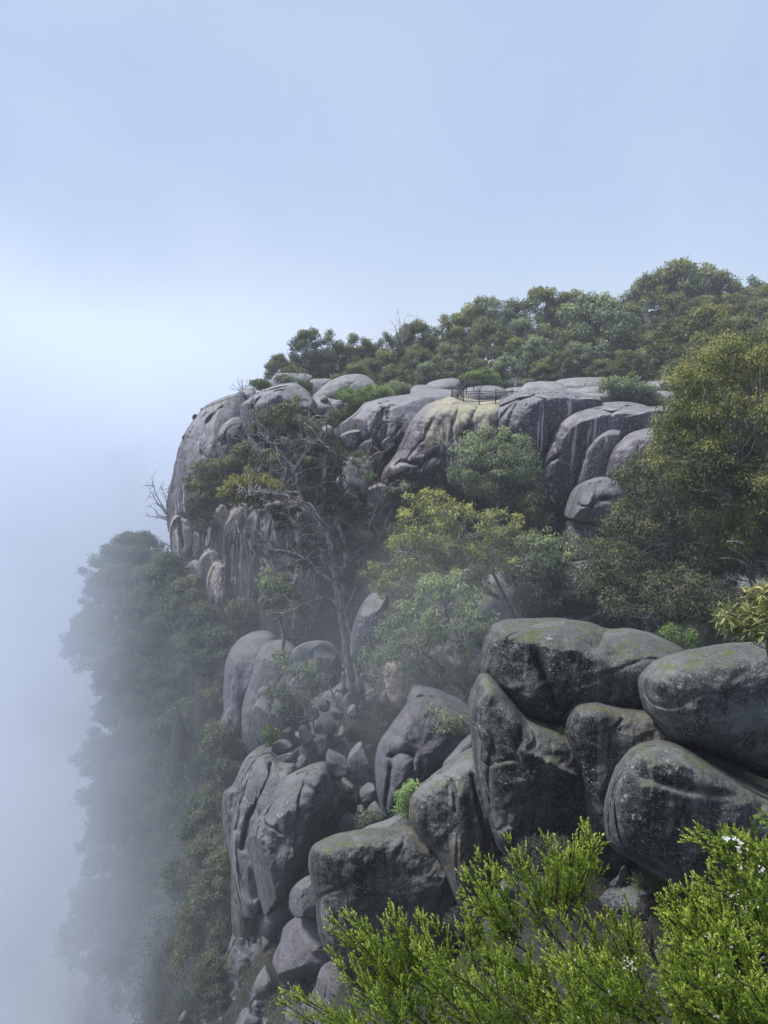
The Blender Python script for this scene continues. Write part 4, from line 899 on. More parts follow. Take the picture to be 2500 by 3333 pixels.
# left cliff group
LG = 'dark trees clinging to the left cliff'
crown('A', [(240,850),(255,790),(310,735),(400,700),(470,700),(520,730),(530,800),(470,850),(450,960),(400,1000),(330,1060),(240,1020),(210,950),(260,900)], 66, 'lf_dark', 'dark bushy tree with brown tips hanging on the left cliff head', group=LG, leaf=.26, puff=.85, dens=60, seed=11, tint=.6, top_tint=.5, squash=.7, base=[(330,1150)])
crown('A', [(500,700),(560,640),(630,630),(680,690),(690,770),(620,800),(540,790)], 66, 'lf_dark', 'dark green tree below the square topped block', group=LG, leaf=.25, puff=.7, dens=70, seed=12, tint=.65, base=[(600,860)])
crown('A', [(660,690),(720,670),(770,720),(760,790),(700,800),(660,750)], 65, 'lf_grey', 'small blue green bush left of the pale gum branches', group=LG, leaf=.22, puff=.55, dens=80, seed=13, tint=.4, name='bush', cat='bush')
crown('A', [(300,1010),(400,980),(420,1080),(360,1160),(300,1120)], 66, 'lf_dark', 'dark scrub in the cleft beside the orange patched buttress', group=LG, leaf=.24, puff=.6, dens=80, seed=14, tint=.6, name='bush', cat='bush')
crown('A', [(490,1520),(560,1490),(640,1540),(640,1640),(560,1690),(490,1640)], 64, 'lf_dark', 'dark tree at the bottom of the fluted cliff', group=LG, leaf=.24, puff=.6, dens=70, seed=15, tint=.6)
crown('L', [(1080,1030),(1150,990),(1230,1080),(1260,1180),(1200,1240),(1110,1200),(1060,1120)], 63, 'lf_dark', 'dark tree filling the cleft under the tallest column', group=LG, leaf=.24, puff=.6, dens=70, seed=16, tint=.6)
crown('A', [(640,1340),(700,1310),(800,1340),(830,1420),(900,1440),(900,1540),(820,1600),(700,1600),(640,1500)], 50, 'lf_grey', 'grey green tree in front of the fluted wall, left of the pale gum', group=LG, leaf=.19, puff=.55, dens=100, seed=17, tint=.4, top_tint=.5, twigs=40, gap=.25, base=[(780,1760)])
# the central gum, outline crowns come as clumps
def clump_tree(label, Y, base, trunks, clumps, mat, leaf, tmat, twigs, seed, group=None, limb=.05, dens=125, droop=1.1, sec=None):
    rng = np.random.default_rng(seed)
    bb = fr(*base)[0]; b = at(bb[0], bb[1], Y)
    root = empty('gum_tree', tuple(b)); g = Geo(); nodes = []
    for tf, tp, r0, r1, y0, y1 in trunks:
        p2 = spline_open(fr(tf, tp), 7); p3 = ats(p2, np.linspace(y0, y1, len(p2)))
        p3 += rng.normal(size=p3.shape) * r0 * .12
        g.tube(p3, np.linspace(r0, r1, len(p3)), 9); nodes += list(p3[len(p3) // 4:])
    nodes = np.array(nodes)
    groups = {}
    for f, x, y, r, dY, tn, d, m_ in clumps:
        p = fr(f, [(x, y)])[0]; R_ = r / FR[f][2] * Y / FPX
        c = at(p[0], p[1], Y + dY + (rng.uniform(-.3, 1.6) if m_ != 'lf_gold' else 0))
        k = max(4, int(11 * (R_ / .8) ** 1.5))
        pp = c + rng.normal(size=(k, 3)) * R_ * np.array([.5, .5, .42])
        groups.setdefault(m_, []).append((pp, np.full(k, .40) * rng.uniform(.7, 1.3, k), np.full(k, tn), d))
        for q in pp[:max(2, k // 2)]:
            dd = np.linalg.norm(nodes - q, axis=1); j = rng.choice(np.argsort(dd)[:2])
            g.tube(wiggle(nodes[j], q, 8, .3, rng, .04), np.linspace(limb * rng.uniform(.6, 1.1), .012, 8), 5)
            for _ in range(2):
                e = q + unit(rng.normal(size=3) + np.array([0, -.3, -.2])) * R_ * rng.uniform(.6, 1.3)
                g.tube(wiggle(q, e, 5, .35, rng), np.linspace(.018, .006, 5), 4)
    for _ in range(twigs):
        a = nodes[rng.integers(len(nodes))]; e = a + unit(rng.normal(size=3) * np.array([1, .7, .8]) + np.array([0, 0, .1])) * rng.uniform(.8, 3.0)
        w_ = wiggle(a, e, 7, .35, rng); g.tube(w_, np.linspace(.028, .008, 7), 4)
        for _ in range(2):
            k2 = rng.integers(2, 6); e2 = w_[k2] + rng.normal(size=3) * .5
            g.tube(wiggle(w_[k2], e2, 5, .3, rng), np.linspace(.014, .005, 5), 4)
    n_ = 0
    for m_, L in groups.items():
        P_ = np.vstack([l[0] for l in L]); r_ = np.concatenate([l[1] for l in L]); t_ = np.concatenate([l[2] for l in L])
        V, F, Tn = puff_leaves(P_, r_, dens * L[0][3], leaf, .3, rng, droop=droop, tint=t_, spread=.3)
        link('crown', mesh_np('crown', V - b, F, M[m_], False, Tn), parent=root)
    g.build('trunk', M[tmat], tuple(b), root)
    tag(root, label, 'tree', group)
    CTRL.append(tuple(b))
    return root

clump_tree('tall streaky gum with a peeling pale trunk, standing in the gully', 48, ('I', [(740,620)]), [
    ('X', [(1150,2315),(1142,2230),(1130,2130),(1112,2010),(1098,1930),(1085,1850),(1074,1770),(1045,1700),(992,1653),(956,1532),(905,1460),(872,1436)], .30, .04, 48, 46.5),
    ('X', [(1182,2310),(1170,2200),(1150,2080),(1128,1980),(1118,1900),(1125,1800),(1110,1740),(1078,1660),(1055,1580),(1059,1500),(1062,1400),(1059,1350)], .27, .035, 49, 48),
    ('X', [(1074,1770),(1030,1690),(985,1640),(930,1612),(860,1604),(790,1598)], .10, .025, 46.8, 45.5),
    ('X', [(1100,1900),(1040,1865),(1010,1830),(944,1797),(872,1785),(810,1760),(775,1731)], .10, .025, 47, 45.5),
    ('X', [(1120,2010),(1070,1945),(1000,1965),(940,1990),(890,1996)], .10, .02, 47.4, 46.2),
    ('X', [(1128,1980),(1170,1880),(1190,1800),(1200,1720),(1230,1640),(1260,1560)], .09, .02, 48, 48.4),
    ('X', [(1078,1660),(1130,1600),(1180,1520),(1200,1450)], .06, .015, 48, 48),
    ('X', [(956,1532),(990,1480),(1000,1420),(985,1360)], .05, .015, 46.6, 46.6),
    ('X', [(1090,1860),(1060,1800),(1010,1760),(960,1700)], .06, .015, 47, 46.5)],
    [('A',830,450,60,-1,.75,1.3,'lf_dark'), ('A',770,470,55,-1,.8,1.3,'lf_dark'), ('A',700,500,50,-1,.8,1.1,'lf_dark'), ('A',680,560,35,-1,.6,1,'lf_dark'), ('A',880,530,55,0,.55,.9,'lf_grey'), ('A',1030,540,50,0,.6,1,'lf_dark'), ('A',990,620,50,0,.5,1,'lf_dark'),
     ('A',900,650,50,0,.5,.9,'lf_grey'), ('A',1060,690,55,0,.4,1,'lf_dark'), ('A',1110,740,45,0,.45,.9,'lf_dark'), ('A',760,620,45,-1,.45,.8,'lf_dark'), ('A',930,580,45,0,.6,.9,'lf_grey'), ('A',900,740,50,0,.5,.8,'lf_grey'), ('A',1030,860,40,0,.35,.8,'lf_dark'),
     ('A',520,870,55,-1,.85,1.6,'lf_gold'), ('A',590,840,60,-1,.95,1.6,'lf_gold'), ('A',660,840,55,-1,.9,1.5,'lf_gold'), ('A',720,860,45,-1,.8,1.3,'lf_gold'), ('A',480,910,45,-1,.75,1.5,'lf_gold'), ('A',560,950,60,0,.35,1.4,'lf_gold'), ('A',640,950,60,0,.3,1.2,'lf_dark'), ('A',700,930,50,0,.4,1,'lf_dark'),
     ('A',760,1000,60,0,.2,.8,'lf_dark'), ('A',850,1080,65,0,.2,.8,'lf_dark'), ('A',800,1060,55,0,.25,.8,'lf_dark'), ('A',920,1160,60,0,.2,.8,'lf_dark'), ('A',1120,960,60,0,.3,.9,'lf_dark'), ('A',1180,1040,60,0,.3,1,'lf_dark'), ('A',1100,1100,55,0,.25,.8,'lf_dark'),
     ('A',1150,1180,60,0,.3,1,'lf_dark'), ('A',1160,1300,60,0,.3,1,'lf_dark'), ('A',1220,1150,45,-.5,.6,1,'lf_grey'), ('A',1200,760,45,.5,.6,1,'lf_grey'), ('A',1230,820,40,.5,.55,1,'lf_grey'), ('A',1420,890,45,.5,.6,1,'lf_grey'), ('A',1350,930,35,.5,.4,.8,'lf_dark'),
     ('A',900,1300,55,0,.35,.8,'lf_dark'), ('A',850,1220,50,0,.3,.7,'lf_dark'), ('A',980,1500,55,0,.4,.8,'lf_grey'), ('A',880,1560,60,-.5,.45,1,'lf_grey'), ('A',1150,1450,50,0,.3,.9,'lf_dark'), ('A',740,1250,35,0,.35,.5,'lf_dark'),
     ('A',960,700,50,0,.4,1,'lf_dark'), ('A',1000,780,45,0,.35,1,'lf_dark'), ('A',1080,800,45,0,.4,1,'lf_dark'), ('A',1010,930,50,0,.3,.9,'lf_dark'), ('A',900,900,50,0,.3,.7,'lf_dark'), ('A',850,980,50,0,.25,.7,'lf_dark'), ('A',1060,1010,50,0,.3,.9,'lf_dark'), ('A',1190,930,50,0,.3,1,'lf_dark'), ('A',1240,1010,50,.5,.4,1,'lf_dark'),
     ('A',1250,1090,50,.5,.35,1,'lf_dark'), ('A',1200,1220,50,0,.3,1,'lf_dark'), ('A',1130,1360,50,0,.3,1,'lf_dark'), ('A',1160,1400,55,0,.3,1,'lf_dark'), ('A',960,1250,50,0,.3,.8,'lf_dark'), ('A',1120,880,45,0,.4,1,'lf_dark'), ('A',820,540,45,-1,.6,1,'lf_dark'), ('A',750,540,45,-1,.7,1,'lf_dark'), ('A',640,560,30,-1,.6,1,'lf_dark')],
    None, .19, 'wood_pale', 150, 21, group=MG, limb=.032)
# slim tree with three white trunks
crown('C', [(400,420),(430,330),(470,250),(560,270),(640,290),(690,350),(740,420),(730,520),(650,600),(580,660),(470,640),(420,560),(405,480)], 43.5, 'lf_grey', 'slender tree on three thin white stems above the boulder heap', group=MG, leaf=.15, puff=.5, dens=95, seed=22, tint=.3, top_tint=.35, gap=.2, tmat='wood_pale', twigs=25,
      trunks=[('I', [(468,830),(448,680),(430,520),(400,380)], .055, .025, 42.5), ('I', [(345,705),(340,600),(335,500)], .04, .02, 42.5), ('I', [(418,745),(395,640),(375,520)], .04, .02, 42.5)], base=[(680,720)], limbs=.25)
crown('C', [(1215,610),(1260,550),(1320,520),(1430,520),(1495,620),(1480,720),(1400,740),(1290,730),(1230,680)], 31, 'lf_grey', 'thin olive shrub growing on top of the blue grey cracked rock', name='shrub', cat='shrub', leaf=.12, puff=.4, dens=110, seed=23, tint=.55, gap=.25, base=[(1440,860)], droop=.3)
crown('C', [(1060,1110),(1090,1050),(1110,990),(1150,955),(1230,945),(1245,990),(1200,1050),(1195,1140),(1150,1160),(1090,1130)], 25.6, 'lf_mist', 'soft bright green feathery bush on the pale ledge', name='bush', cat='bush', leaf=.09, puff=.22, dens=420, seed=24, tint=.6, droop=.1, trunk_r=.03, twigs=4)
crown('C', [(880,1180),(900,1120),(960,1090),(1040,1120),(1050,1150),(960,1190),(900,1220)], 30, 'lf_grey', 'dim green undergrowth in the gully behind the pale ledge', name='bush', cat='bush', leaf=.1, puff=.3, dens=200, seed=25, tint=.3, droop=.1, trunk_r=.03, twigs=4)
crown('C', [(408,720),(420,670),(455,655),(495,690),(490,760),(450,790),(415,770)], 42, 'lf_bright', 'small grassy green bush at the left of the boulder heap', name='bush', cat='bush', leaf=.14, puff=.3, dens=200, seed=26, tint=.3, droop=-.3, trunk_r=.03, twigs=3)
crown('D', [(680,650),(700,590),(735,560),(770,600),(795,680),(800,750),(770,790),(725,760),(700,700)], 19.0, 'lf_mist', 'fine leaved green bush hanging in the joint of the near blocks', name='bush', cat='bush', leaf=.05, puff=.15, dens=900, seed=27, tint=.3, droop=.2, trunk_r=.02, twigs=4, T=.3)
crown('D', [(440,1190),(500,1120),(600,1060),(690,1035),(780,1080),(760,1160),(680,1240),(560,1320),(460,1290)], 17.5, 'lf_dark', 'dull green bush below the dark hollowed face', name='bush', cat='bush', leaf=.06, puff=.2, dens=600, seed=28, tint=.15, droop=.2, trunk_r=.02, twigs=4)
crown('D', [(190,1420),(250,1380),(330,1330),(400,1400),(400,1500),(300,1560),(200,1500)], 17, 'lf_dark', 'dull green bush low beside the rusty streaked boulder', name='bush', cat='bush', leaf=.06, puff=.2, dens=600, seed=29, tint=.1, droop=.2, trunk_r=.02, twigs=4)
crown('M', [(650,1860),(720,1780),(780,1720),(850,1760),(900,1800),(960,1790),(1060,1870),(1050,1960),(960,2010),(820,1960),(700,1890)], 25.5, 'lf_bright', 'leafy young bush behind the crest of the mossy double hump', name='bush', cat='bush', leaf=.09, puff=.25, dens=260, seed=30, tint=.3, droop=.1, trunk_r=.03, twigs=4, gap=.2)
crown('D', [(1040,1250),(1100,1200),(1200,1230),(1240,1300),(1150,1340),(1050,1310)], 17.2, 'lf_mist', 'green tufts on the ground below the lower right boulder', name='bush', cat='bush', leaf=.07, puff=.15, dens=600, seed=31, tint=.1, droop=-.2, trunk_r=.02, twigs=2)
# close gum sprig
crown('M', [(1225,1680),(1250,1600),(1310,1520),(1350,1470),(1410,1410),(1500,1385),(1600,1420),(1700,1400),(1850,1450),(1900,1800),(1700,1900),(1600,1870),(1500,1880),(1400,1890),(1300,1860),(1240,1760)], 9, 'lf_gumsprig', 'close gum sprig with long olive and straw leaves at the right edge', name='gum_sapling', cat='tree', leaf=.115, wid=.22, puff=.17, dens=620, seed=32, tint=.5, top_tint=.2, droop=.35, spread=.5, trunk_r=.02, twigs=10, tmat='wood_twig', T=.5, base=[(1750,2300)], ctrl=False, limbs=.6)
# shrubs on the cliff top
PG = 'shrubs growing between the domes on the cliff top'
for f, poly, Y, mat, tn, lab in [
 ('F', [(90,350),(130,300),(230,280),(340,262),(450,255),(560,300),(610,335),(500,350),(370,378),(300,430),(270,480),(190,500),(140,450),(165,400)], 72.5, 'lf_bright', .45, 'bright green spreading shrub left of the long sloping dome'),
 ('F', [(430,250),(560,212),(640,240),(745,292),(700,325),(600,325),(500,300)], 79, 'lf_grey', .6, 'grey green shrub with upright tips above the bright spreading one'),
 ('F', [(1040,200),(1100,155),(1200,132),(1300,110),(1380,190),(1375,250),(1240,262),(1100,265),(1040,245)], 88, 'lf_bright', .55, 'bright green bush directly behind the upper railing'),
 ('F', [(1400,220),(1500,205),(1640,215),(1600,262),(1440,265)], 88, 'lf_grey', .4, 'low scrub around the bleached dead branches'),
 ('H', [(815,300),(840,200),(880,160),(1000,190),(1100,180),(1250,260),(1350,320),(1340,400),(1200,415),(1050,385),(940,375),(850,330)], 68, 'lf_grey', .45, 'large dark flowering bush on the domes beside the right tree'),
 ('H', [(925,520),(960,460),(1040,440),(1100,455),(1200,490),(1225,560),(1120,600),(980,580)], 59, 'lf_grey', .4, 'round grey green shrub in the hollow of the lichened shelf'),
 ('G', [(738,240),(790,195),(880,208),(930,240),(900,275),(820,300),(760,272)], 79.5, 'lf_bright', .15, 'dense dark green shrub on the crest left of the low dome'),
 ('G', [(435,420),(470,395),(560,380),(620,370),(610,420),(540,480),(470,550),(440,500)], 77, 'lf_olive', .3, 'olive shrub tumbling over the cliff head edge'),
 ('G', [(930,200),(1000,172),(1090,185),(1080,240),(950,250)], 87, 'lf_grey', .35, 'olive scrub in front of the low back dome'),
 ('G', [(1085,225),(1140,215),(1220,240),(1260,300),(1200,315),(1110,260)], 79, 'lf_bright', .1, 'scrub in the notch right of the square topped block'),
 ('G', [(1395,340),(1420,290),(1500,270),(1560,300),(1500,360),(1430,370)], 77, 'lf_bright', .4, 'light green bush at the left end of the spreading shrub'),
 ('G', [(1300,470),(1400,440),(1480,470),(1460,560),(1350,560)], 72, 'lf_dark', .5, 'dark scrub below the low pale slab'),
 ('F', [(225,560),(250,530),(285,545),(280,580),(245,590)], 63.5, 'lf_bright', .7, 'single tiny lime shrub on the flat cracked boulder'),
 ('G', [(305,500),(312,470),(335,480),(335,515),(315,520)], 79, 'lf_grey', .3, 'small tuft on the left edge of the cliff, highest of the side tufts'),
 ('G', [(365,445),(380,420),(395,430),(385,455)], 79, 'lf_grey', .3, 'small tuft beside the end of the handrail'),
 ('G', [(222,660),(232,635),(250,640),(248,662)], 78, 'lf_grey', .3, 'tiny tuft jutting from the cliff head side'),
 ('A', [(1160,560),(1180,540),(1200,560),(1185,580)], 63, 'lf_bright', .6, 'little green tuft under the lime shrub'),
 ('A', [(1130,760),(1170,680),(1220,700),(1210,800),(1160,830)], 58, 'lf_bright', .1, 'green bush in the shade behind the tall gum, left of the streaked wall'),
 ('B', [(770,660),(830,640),(870,660),(850,680),(790,680)], 61, 'lf_olive', .5, 'low yellow green grass tuft on the crest of the smooth dome'),
]:
    pl = fr(f, poly); w = (pl.max(0) - pl.min(0))[0] * Y / FPX
    crown(f, poly, Y, mat, lab, name='shrub', cat='shrub', group=PG, leaf=.2 if w > 1.5 else .13, puff=min(.5, w * .2), dens=130 if w > 1.5 else 300, seed=int(pl.sum()) % 997, tint=tn, droop=-.25, trunk_r=.05, twigs=3, spread=.5, wid=.4, T=min(2., w * .3), ctrl=False, top_tint=.5)

# flowers: white blossoms on the plateau bush
def bare_tree(label, f, base, tips, Y, r=.07, seed=1, name='dead_tree', cat='dead tree', sub=5, mat='wood_dead', reach=.6):
    rng = np.random.default_rng(seed)
    bb = fr(f, [base])[0]; b = at(bb[0], bb[1], Y); g = Geo()
    for t in tips:
        q = fr(f, [t])[0]; e = at(q[0], q[1], Y + rng.uniform(-.6, .6))
        mid = b + (e - b) * .35; mid[2] = b[2] + (e[2] - b[2]) * .25 + .15
        st = np.vstack([wiggle(b, mid, 5, .15, rng), wiggle(mid, e, 7, .3, rng, .05)[1:]])
        g.tube(st, np.linspace(r, r * .15, len(st)), 5)
        L = np.linalg.norm(e - b)
        for _ in range(sub):
            k = rng.integers(3, len(st)); s = st[k]
            ee = s + unit((e - b) / L * .5 + rng.normal(size=3) * .6) * L * reach * rng.uniform(.2, .6)
            w_ = wiggle(s, ee, 5, .3, rng); g.tube(w_, np.linspace(r * .28, r * .08, 5), 4)
            for _ in range(2):
                e3 = w_[3] + rng.normal(size=3) * L * .08
                g.tube(wiggle(w_[rng.integers(1, 5)], e3, 4, .3, rng), np.linspace(r * .14, r * .05, 4), 3)
    o = g.build(name, M[mat], tuple(b)); tag(o, label, cat)
    return o
bare_tree('drooping bare twiggy tree jutting left from the cliff edge', 'A', (190,1080), [(60,900),(75,870),(120,880),(60,990),(62,1045),(100,960),(150,900),(190,880)], 76, .09, 1, mat='wood_dark', sub=9)
bare_tree('leafless spindly bush on the crest of the cliff head', 'G', (690,310), [(610,240),(600,270),(650,200),(690,190),(720,220),(740,240),(680,240)], 79, .05, 2, sub=8)
bare_tree('bare white twigs sticking above the skyline trees', 'V', (868,745), [(845,695),(860,680),(878,680),(898,690),(885,705)], 103, .09, 3, mat='wood_dead')
bare_tree('bleached dead branches at the foot of the forest', 'F', (1490,265), [(1455,190),(1480,160),(1500,175),(1535,180),(1460,215),(1520,200)], 82, .08, 4)
bare_tree('dark twisted bare shrub under the streaked wall', 'A', (1300,1010), [(1180,800),(1230,780),(1290,800),(1330,830),(1150,980),(1380,900),(1250,700),(1200,900)], 57, .07, 5, mat='wood_dark', sub=8)
bare_tree('black bare shrub in the shade beside the bright gum', 'A', (1290,1180), [(1120,1020),(1160,990),(1220,960),(1280,900),(1330,960),(1140,1100),(1380,1000)], 54, .07, 6, mat='wood_dark', sub=8)
bare_tree('short leaning dead snag among the heap boulders', 'I', (655,700), [(560,430),(600,560),(640,500)], 44.5, .12, 7, mat='wood_dead', sub=2)
bare_tree('pale dead branches in front of the leaning slab', 'G', (720,690), [(600,570),(620,610),(580,640),(680,640)], 70, .06, 8)
bare_tree('bare arching branches before the dim rock wall', 'M', (180,1790), [(20,1650),(100,1600),(250,1550),(290,1640),(340,1660),(50,1720)], 43, .06, 9, mat='wood_dark', sub=6)
bare_tree('fine dark twigs hanging across the fluted wall', 'A', (1000,1330), [(640,1160),(540,1130),(700,1210),(820,1150),(900,1200),(760,1300)], 47, .06, 10, mat='wood_dark', sub=7)
# grass tree
def tuft(label, f, c, r, Y, n, mat, name='grass_tree', cat='grass tree', w=.02, seed=5):
    rng = np.random.default_rng(seed); bb = fr(f, [c])[0]; b = at(bb[0], bb[1], Y); R_ = r / FR[f][2] * Y / FPX
    d = unit(rng.normal(size=(n, 3)) + np.array([0, 0, .25])); L = R_ * rng.uniform(.7, 1.1, n)
    P0 = b + d * .05
    V, F = leaves_np(P0, d, L * .6, w, rng)
    e = P0 + d * (L * .55)[:, None]; d2 = unit(d + np.array([0, 0, -.7]))
    V2, F2 = leaves_np(e, d2, L * .55, w * .8, rng)
    o = link(name, mesh_np(name, np.vstack([V, V2]) - b, np.vstack([F, F2 + len(V)]), M[mat], False, np.full(8 * n, .3)), tuple(b))
    tag(o, label, cat); return o
tuft('dark grass tree skirt of drooping needles at the foot of the tan slab', 'I', (940,650), 100, 40.5, 1400, 'lf_dark', w=.025)
# ------------------------------------------------------------------ railings
def railing(label, f, posts, Y0s, name='metal_railing', picket=True, pr=.045, group=None, rr=.026):
    """posts: [(x, ytop, ybase)], with distances"""
    tops, bases = [], []
    for (x, yt, yb), Y in zip(posts, Y0s):
        q = fr(f, [(x, yb), (x, yt)])
        b = at(q[0, 0], q[0, 1], Y); t = at(q[1, 0], q[1, 1], Y)
        bases.append(b); tops.append(np.array([b[0], b[1], t[2]]))
    root = empty(name, tuple(bases[0]))
    o0 = bases[0]
    for b, t in zip(bases, tops):
        g = Geo(); g.tube([b - [0, 0, .5], t + [0, 0, .05]], pr, 8); g.box(t + [0, 0, .07], (pr * 1.4, pr * 1.4, .025))
        g.build('post', M['metal'], o0, root)
    g = Geo()
    for i in range(len(bases) - 1):
        for k in (.96, .80, .12) if picket else (.96, .5):
            a = bases[i] + (tops[i] - bases[i]) * k; b = bases[i + 1] + (tops[i + 1] - bases[i + 1]) * k
            g.tube([a, (a + b) / 2, b], rr, 6)
    g.build('rail', M['metal'], o0, root)
    if picket:
        for i in range(len(bases) - 1):
            n = max(2, int(np.linalg.norm(bases[i + 1] - bases[i]) / .13)); g = Geo()
            for j in range(1, n):
                a = bases[i] + (bases[i + 1] - bases[i]) * j / n; b = tops[i] + (tops[i + 1] - tops[i]) * j / n
                g.tube([a + (b - a) * .12, a + (b - a) * .8], .014, 4)
            g.build('picket_panel', M['metal'], o0, root)
    tag(root, label, 'railing', group)
    return root
RG = 'black metal railings of the lookout'
railing('black lookout railing with upright bars along the streaked wall crest', 'F', [(995,268,355),(1038,280,358),(1085,290,376),(1208,293,383),(1335,287,373),(1463,290,322)], [62.0, 60.4, 59.4, 59.0, 59.3, 61.5], group=RG)
railing('upper black railing on steps, in front of the bright bush', 'F', [(1050,256,330),(1072,246,322),(1110,202,270),(1165,198,266),(1220,204,252)], [64.5, 65.5, 67, 69, 71], group=RG)
railing('thin end of the railing running right over the smooth dome', 'F', [(1463,292,322),(1530,297,308),(1587,290,298)], [63.4, 64.5, 65.5], picket=False, pr=.03, group=RG)
railing('low dark handrail sloping along the top edge of the cliff head', 'G', [(402,414,424),(460,388,400),(520,366,378),(580,346,360),(640,328,346),(672,322,340)], [74, 73.5, 73, 73, 73, 73], picket=False, pr=.022, rr=.02, group=RG)
railing('small railing on the low dome under the leftmost trees', 'G', [(990,140,160),(1050,140,157),(1110,146,160),(1170,142,166),(1225,150,172)], [90, 90, 90, 90, 90], picket=False, group=RG)

# ------------------------------------------------------------------ shrub beside the camera
def tea_tree(label, outline, stems, seed, group=None, nfill=0, flowers=(), name='tea_tree_shrub', Yr=(1.7, 2.9), root_px=(2300, 4300), bare=()):
    rng = np.random.default_rng(seed)
    b = at(root_px[0], root_px[1], 2.3)
    b = np.array([b[0], b[1], b[2]])
    root = empty(name, tuple(b))
    LP, LA, LL, LT = [], [], [], []
    g = Geo(); g2 = Geo()
    def shoot(p0, d, L, t0, t1, r0, g):
        """a leafy shoot"""
        n = max(4, int(L / .020))
        k = np.linspace(0, 1, n)[:, None]
        bend = unit(rng.normal(size=3)) * .12
        P = p0 + d * L * k + bend * L * k * k + np.array([0, 0, .10]) * L * k * k
        g.tube(P, np.linspace(r0, r0 * .35, n), 4)
        m = int(L / .0015)
        s = rng.uniform(.04, 1, m) ** .85
        pos = p0 + d * L * s[:, None] + bend * L * (s * s)[:, None] + np.array([0, 0, .10]) * L * (s * s)[:, None]
        rd = unit(rng.normal(size=(m, 3)))
        rd = unit(rd - (rd @ d)[:, None] * d)
        ax = unit(d * .85 + rd * .75 * (1.15 - .7 * s)[:, None])
        LP.append(pos); LA.append(ax)
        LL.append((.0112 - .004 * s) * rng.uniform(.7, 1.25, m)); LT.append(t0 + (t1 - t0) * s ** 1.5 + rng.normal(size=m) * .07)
        return P
    def branch(tip, base, Yt, Yb, L=1.0, dens=1.0, r=.0032, bright=1.0):
        a = at(base[0], base[1], Yb); e = at(tip[0], tip[1], Yt)
        n = 14; k = np.linspace(0, 1, n)[:, None]
        mid = (a + e) / 2 + np.array([.06, 0, -.06]) * np.linalg.norm(e - a) * rng.uniform(.2, 1.3)
        P = (1 - k) ** 2 * a + 2 * k * (1 - k) * mid + k * k * e
        P += np.cumsum(rng.normal(size=P.shape), 0) * .0025 * (1 - k)
        g.tube(P, np.linspace(r, .0014, n), 5)
        T = np.linalg.norm(e - a)
        cnt = int(T / .021 * dens)
        for i in range(cnt):
            s = (i + rng.uniform(0, 1)) / cnt
            if s < .04: continue
            j = min(n - 2, int(s * (n - 1))); fr_ = s * (n - 1) - j
            p = P[j] * (1 - fr_) + P[j + 1] * fr_
            d0 = unit(P[j + 1] - P[j])
            rd = unit(rng.normal(size=3)); rd = unit(rd - (rd @ d0) * d0)
            d = unit(d0 * 1.0 + rd * .48 + np.array([0, 0, .12]))
            Ls = (.03 + .11 * (1 - s) ** .7) * rng.uniform(.6, 1.25) * L
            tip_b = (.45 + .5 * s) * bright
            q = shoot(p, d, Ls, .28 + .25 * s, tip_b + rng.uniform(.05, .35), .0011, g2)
            if Ls > .06:
                for _ in range(2):
                    jj = rng.integers(1, len(q) - 1); rd2 = unit(rng.normal(size=3))
                    shoot(q[jj], unit(d + rd2 * .6), Ls * .45, .2, tip_b, .0009, g2)
        shoot(P[-2], unit(P[-1] - P[-2]), .055 * L, .5, 1.0 * bright, .0011, g2)
        return P
    for s in stems:
        tip, base = s[0], s[1]; Yt = s[2] if len(s) > 2 else rng.uniform(*Yr)
        branch(fr('J', [tip])[0], fr('J', [base])[0], Yt, Yt + rng.uniform(0, .25), L=s[3] if len(s) > 3 else 1.0)
    pl = fr('J', outline); lo, hi = pl.min(0), pl.max(0); done = 0
    while done < nfill:
        q = rng.uniform(lo, hi, (1, 2))
        if not inside(q, pl)[0]: continue
        q = q[0]; ang = R(rng.uniform(95, 160)); Lp = rng.uniform(170, 330)
        bs = q - np.array([math.cos(ang), -math.sin(ang)]) * Lp
        Y = rng.uniform(*Yr)
        branch(q, bs, Y, Y + rng.uniform(.0, .2), L=.9, dens=1.2, r=.0026, bright=rng.uniform(.55, 1.0)); done += 1
    P = np.concatenate(LP); A = np.concatenate(LA); Ln = np.concatenate(LL); T = np.concatenate(LT)
    V, F = leaves_np(P, A, Ln, Ln * .30, rng)
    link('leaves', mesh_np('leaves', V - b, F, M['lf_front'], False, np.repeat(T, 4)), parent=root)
    for bt, bb, Y in bare:
        a = at(*fr('J', [bb])[0], Y); e = at(*fr('J', [bt])[0], Y); g.tube(wiggle(a, e, 8, .15, rng), np.linspace(.006, .002, 8), 5)
        for _ in range(5):
            k = rng.uniform(.2, .9); p = a + (e - a) * k; g.tube(wiggle(p, p + unit(rng.normal(size=3) + [-.3, 0, .8]) * .09, 5, .2, rng), np.linspace(.0022, .0008, 5), 4)
    g.build('branches', M['wood_twig'], tuple(b), root)
    g2.build('twigs', M['wood_twig'], tuple(b), root)
    if len(flowers):
        fg = []; ff = []
        for cx, cy, sd, n, Y, sz in flowers:
            for _ in range(n):
                q = fr('J', [(cx + rng.normal() * sd, cy + rng.normal() * sd)])[0]; c = at(q[0], q[1], Y + rng.uniform(-.05, .05))
                for k in range(6):
                    d = unit(rng.normal(size=3) + np.array([-.2, -.6, .4]))
                    v, f_ = leaves_np(c[None] , d[None], sz, sz * .8, rng); fg.append(v); ff.append(f_ + 4 * len(ff))
        link('blossoms', mesh_np('blossoms', np.vstack(fg) - b, np.vstack(ff), M['petal'], False), parent=root)
    tag(root, label, 'shrub', group)
    return root

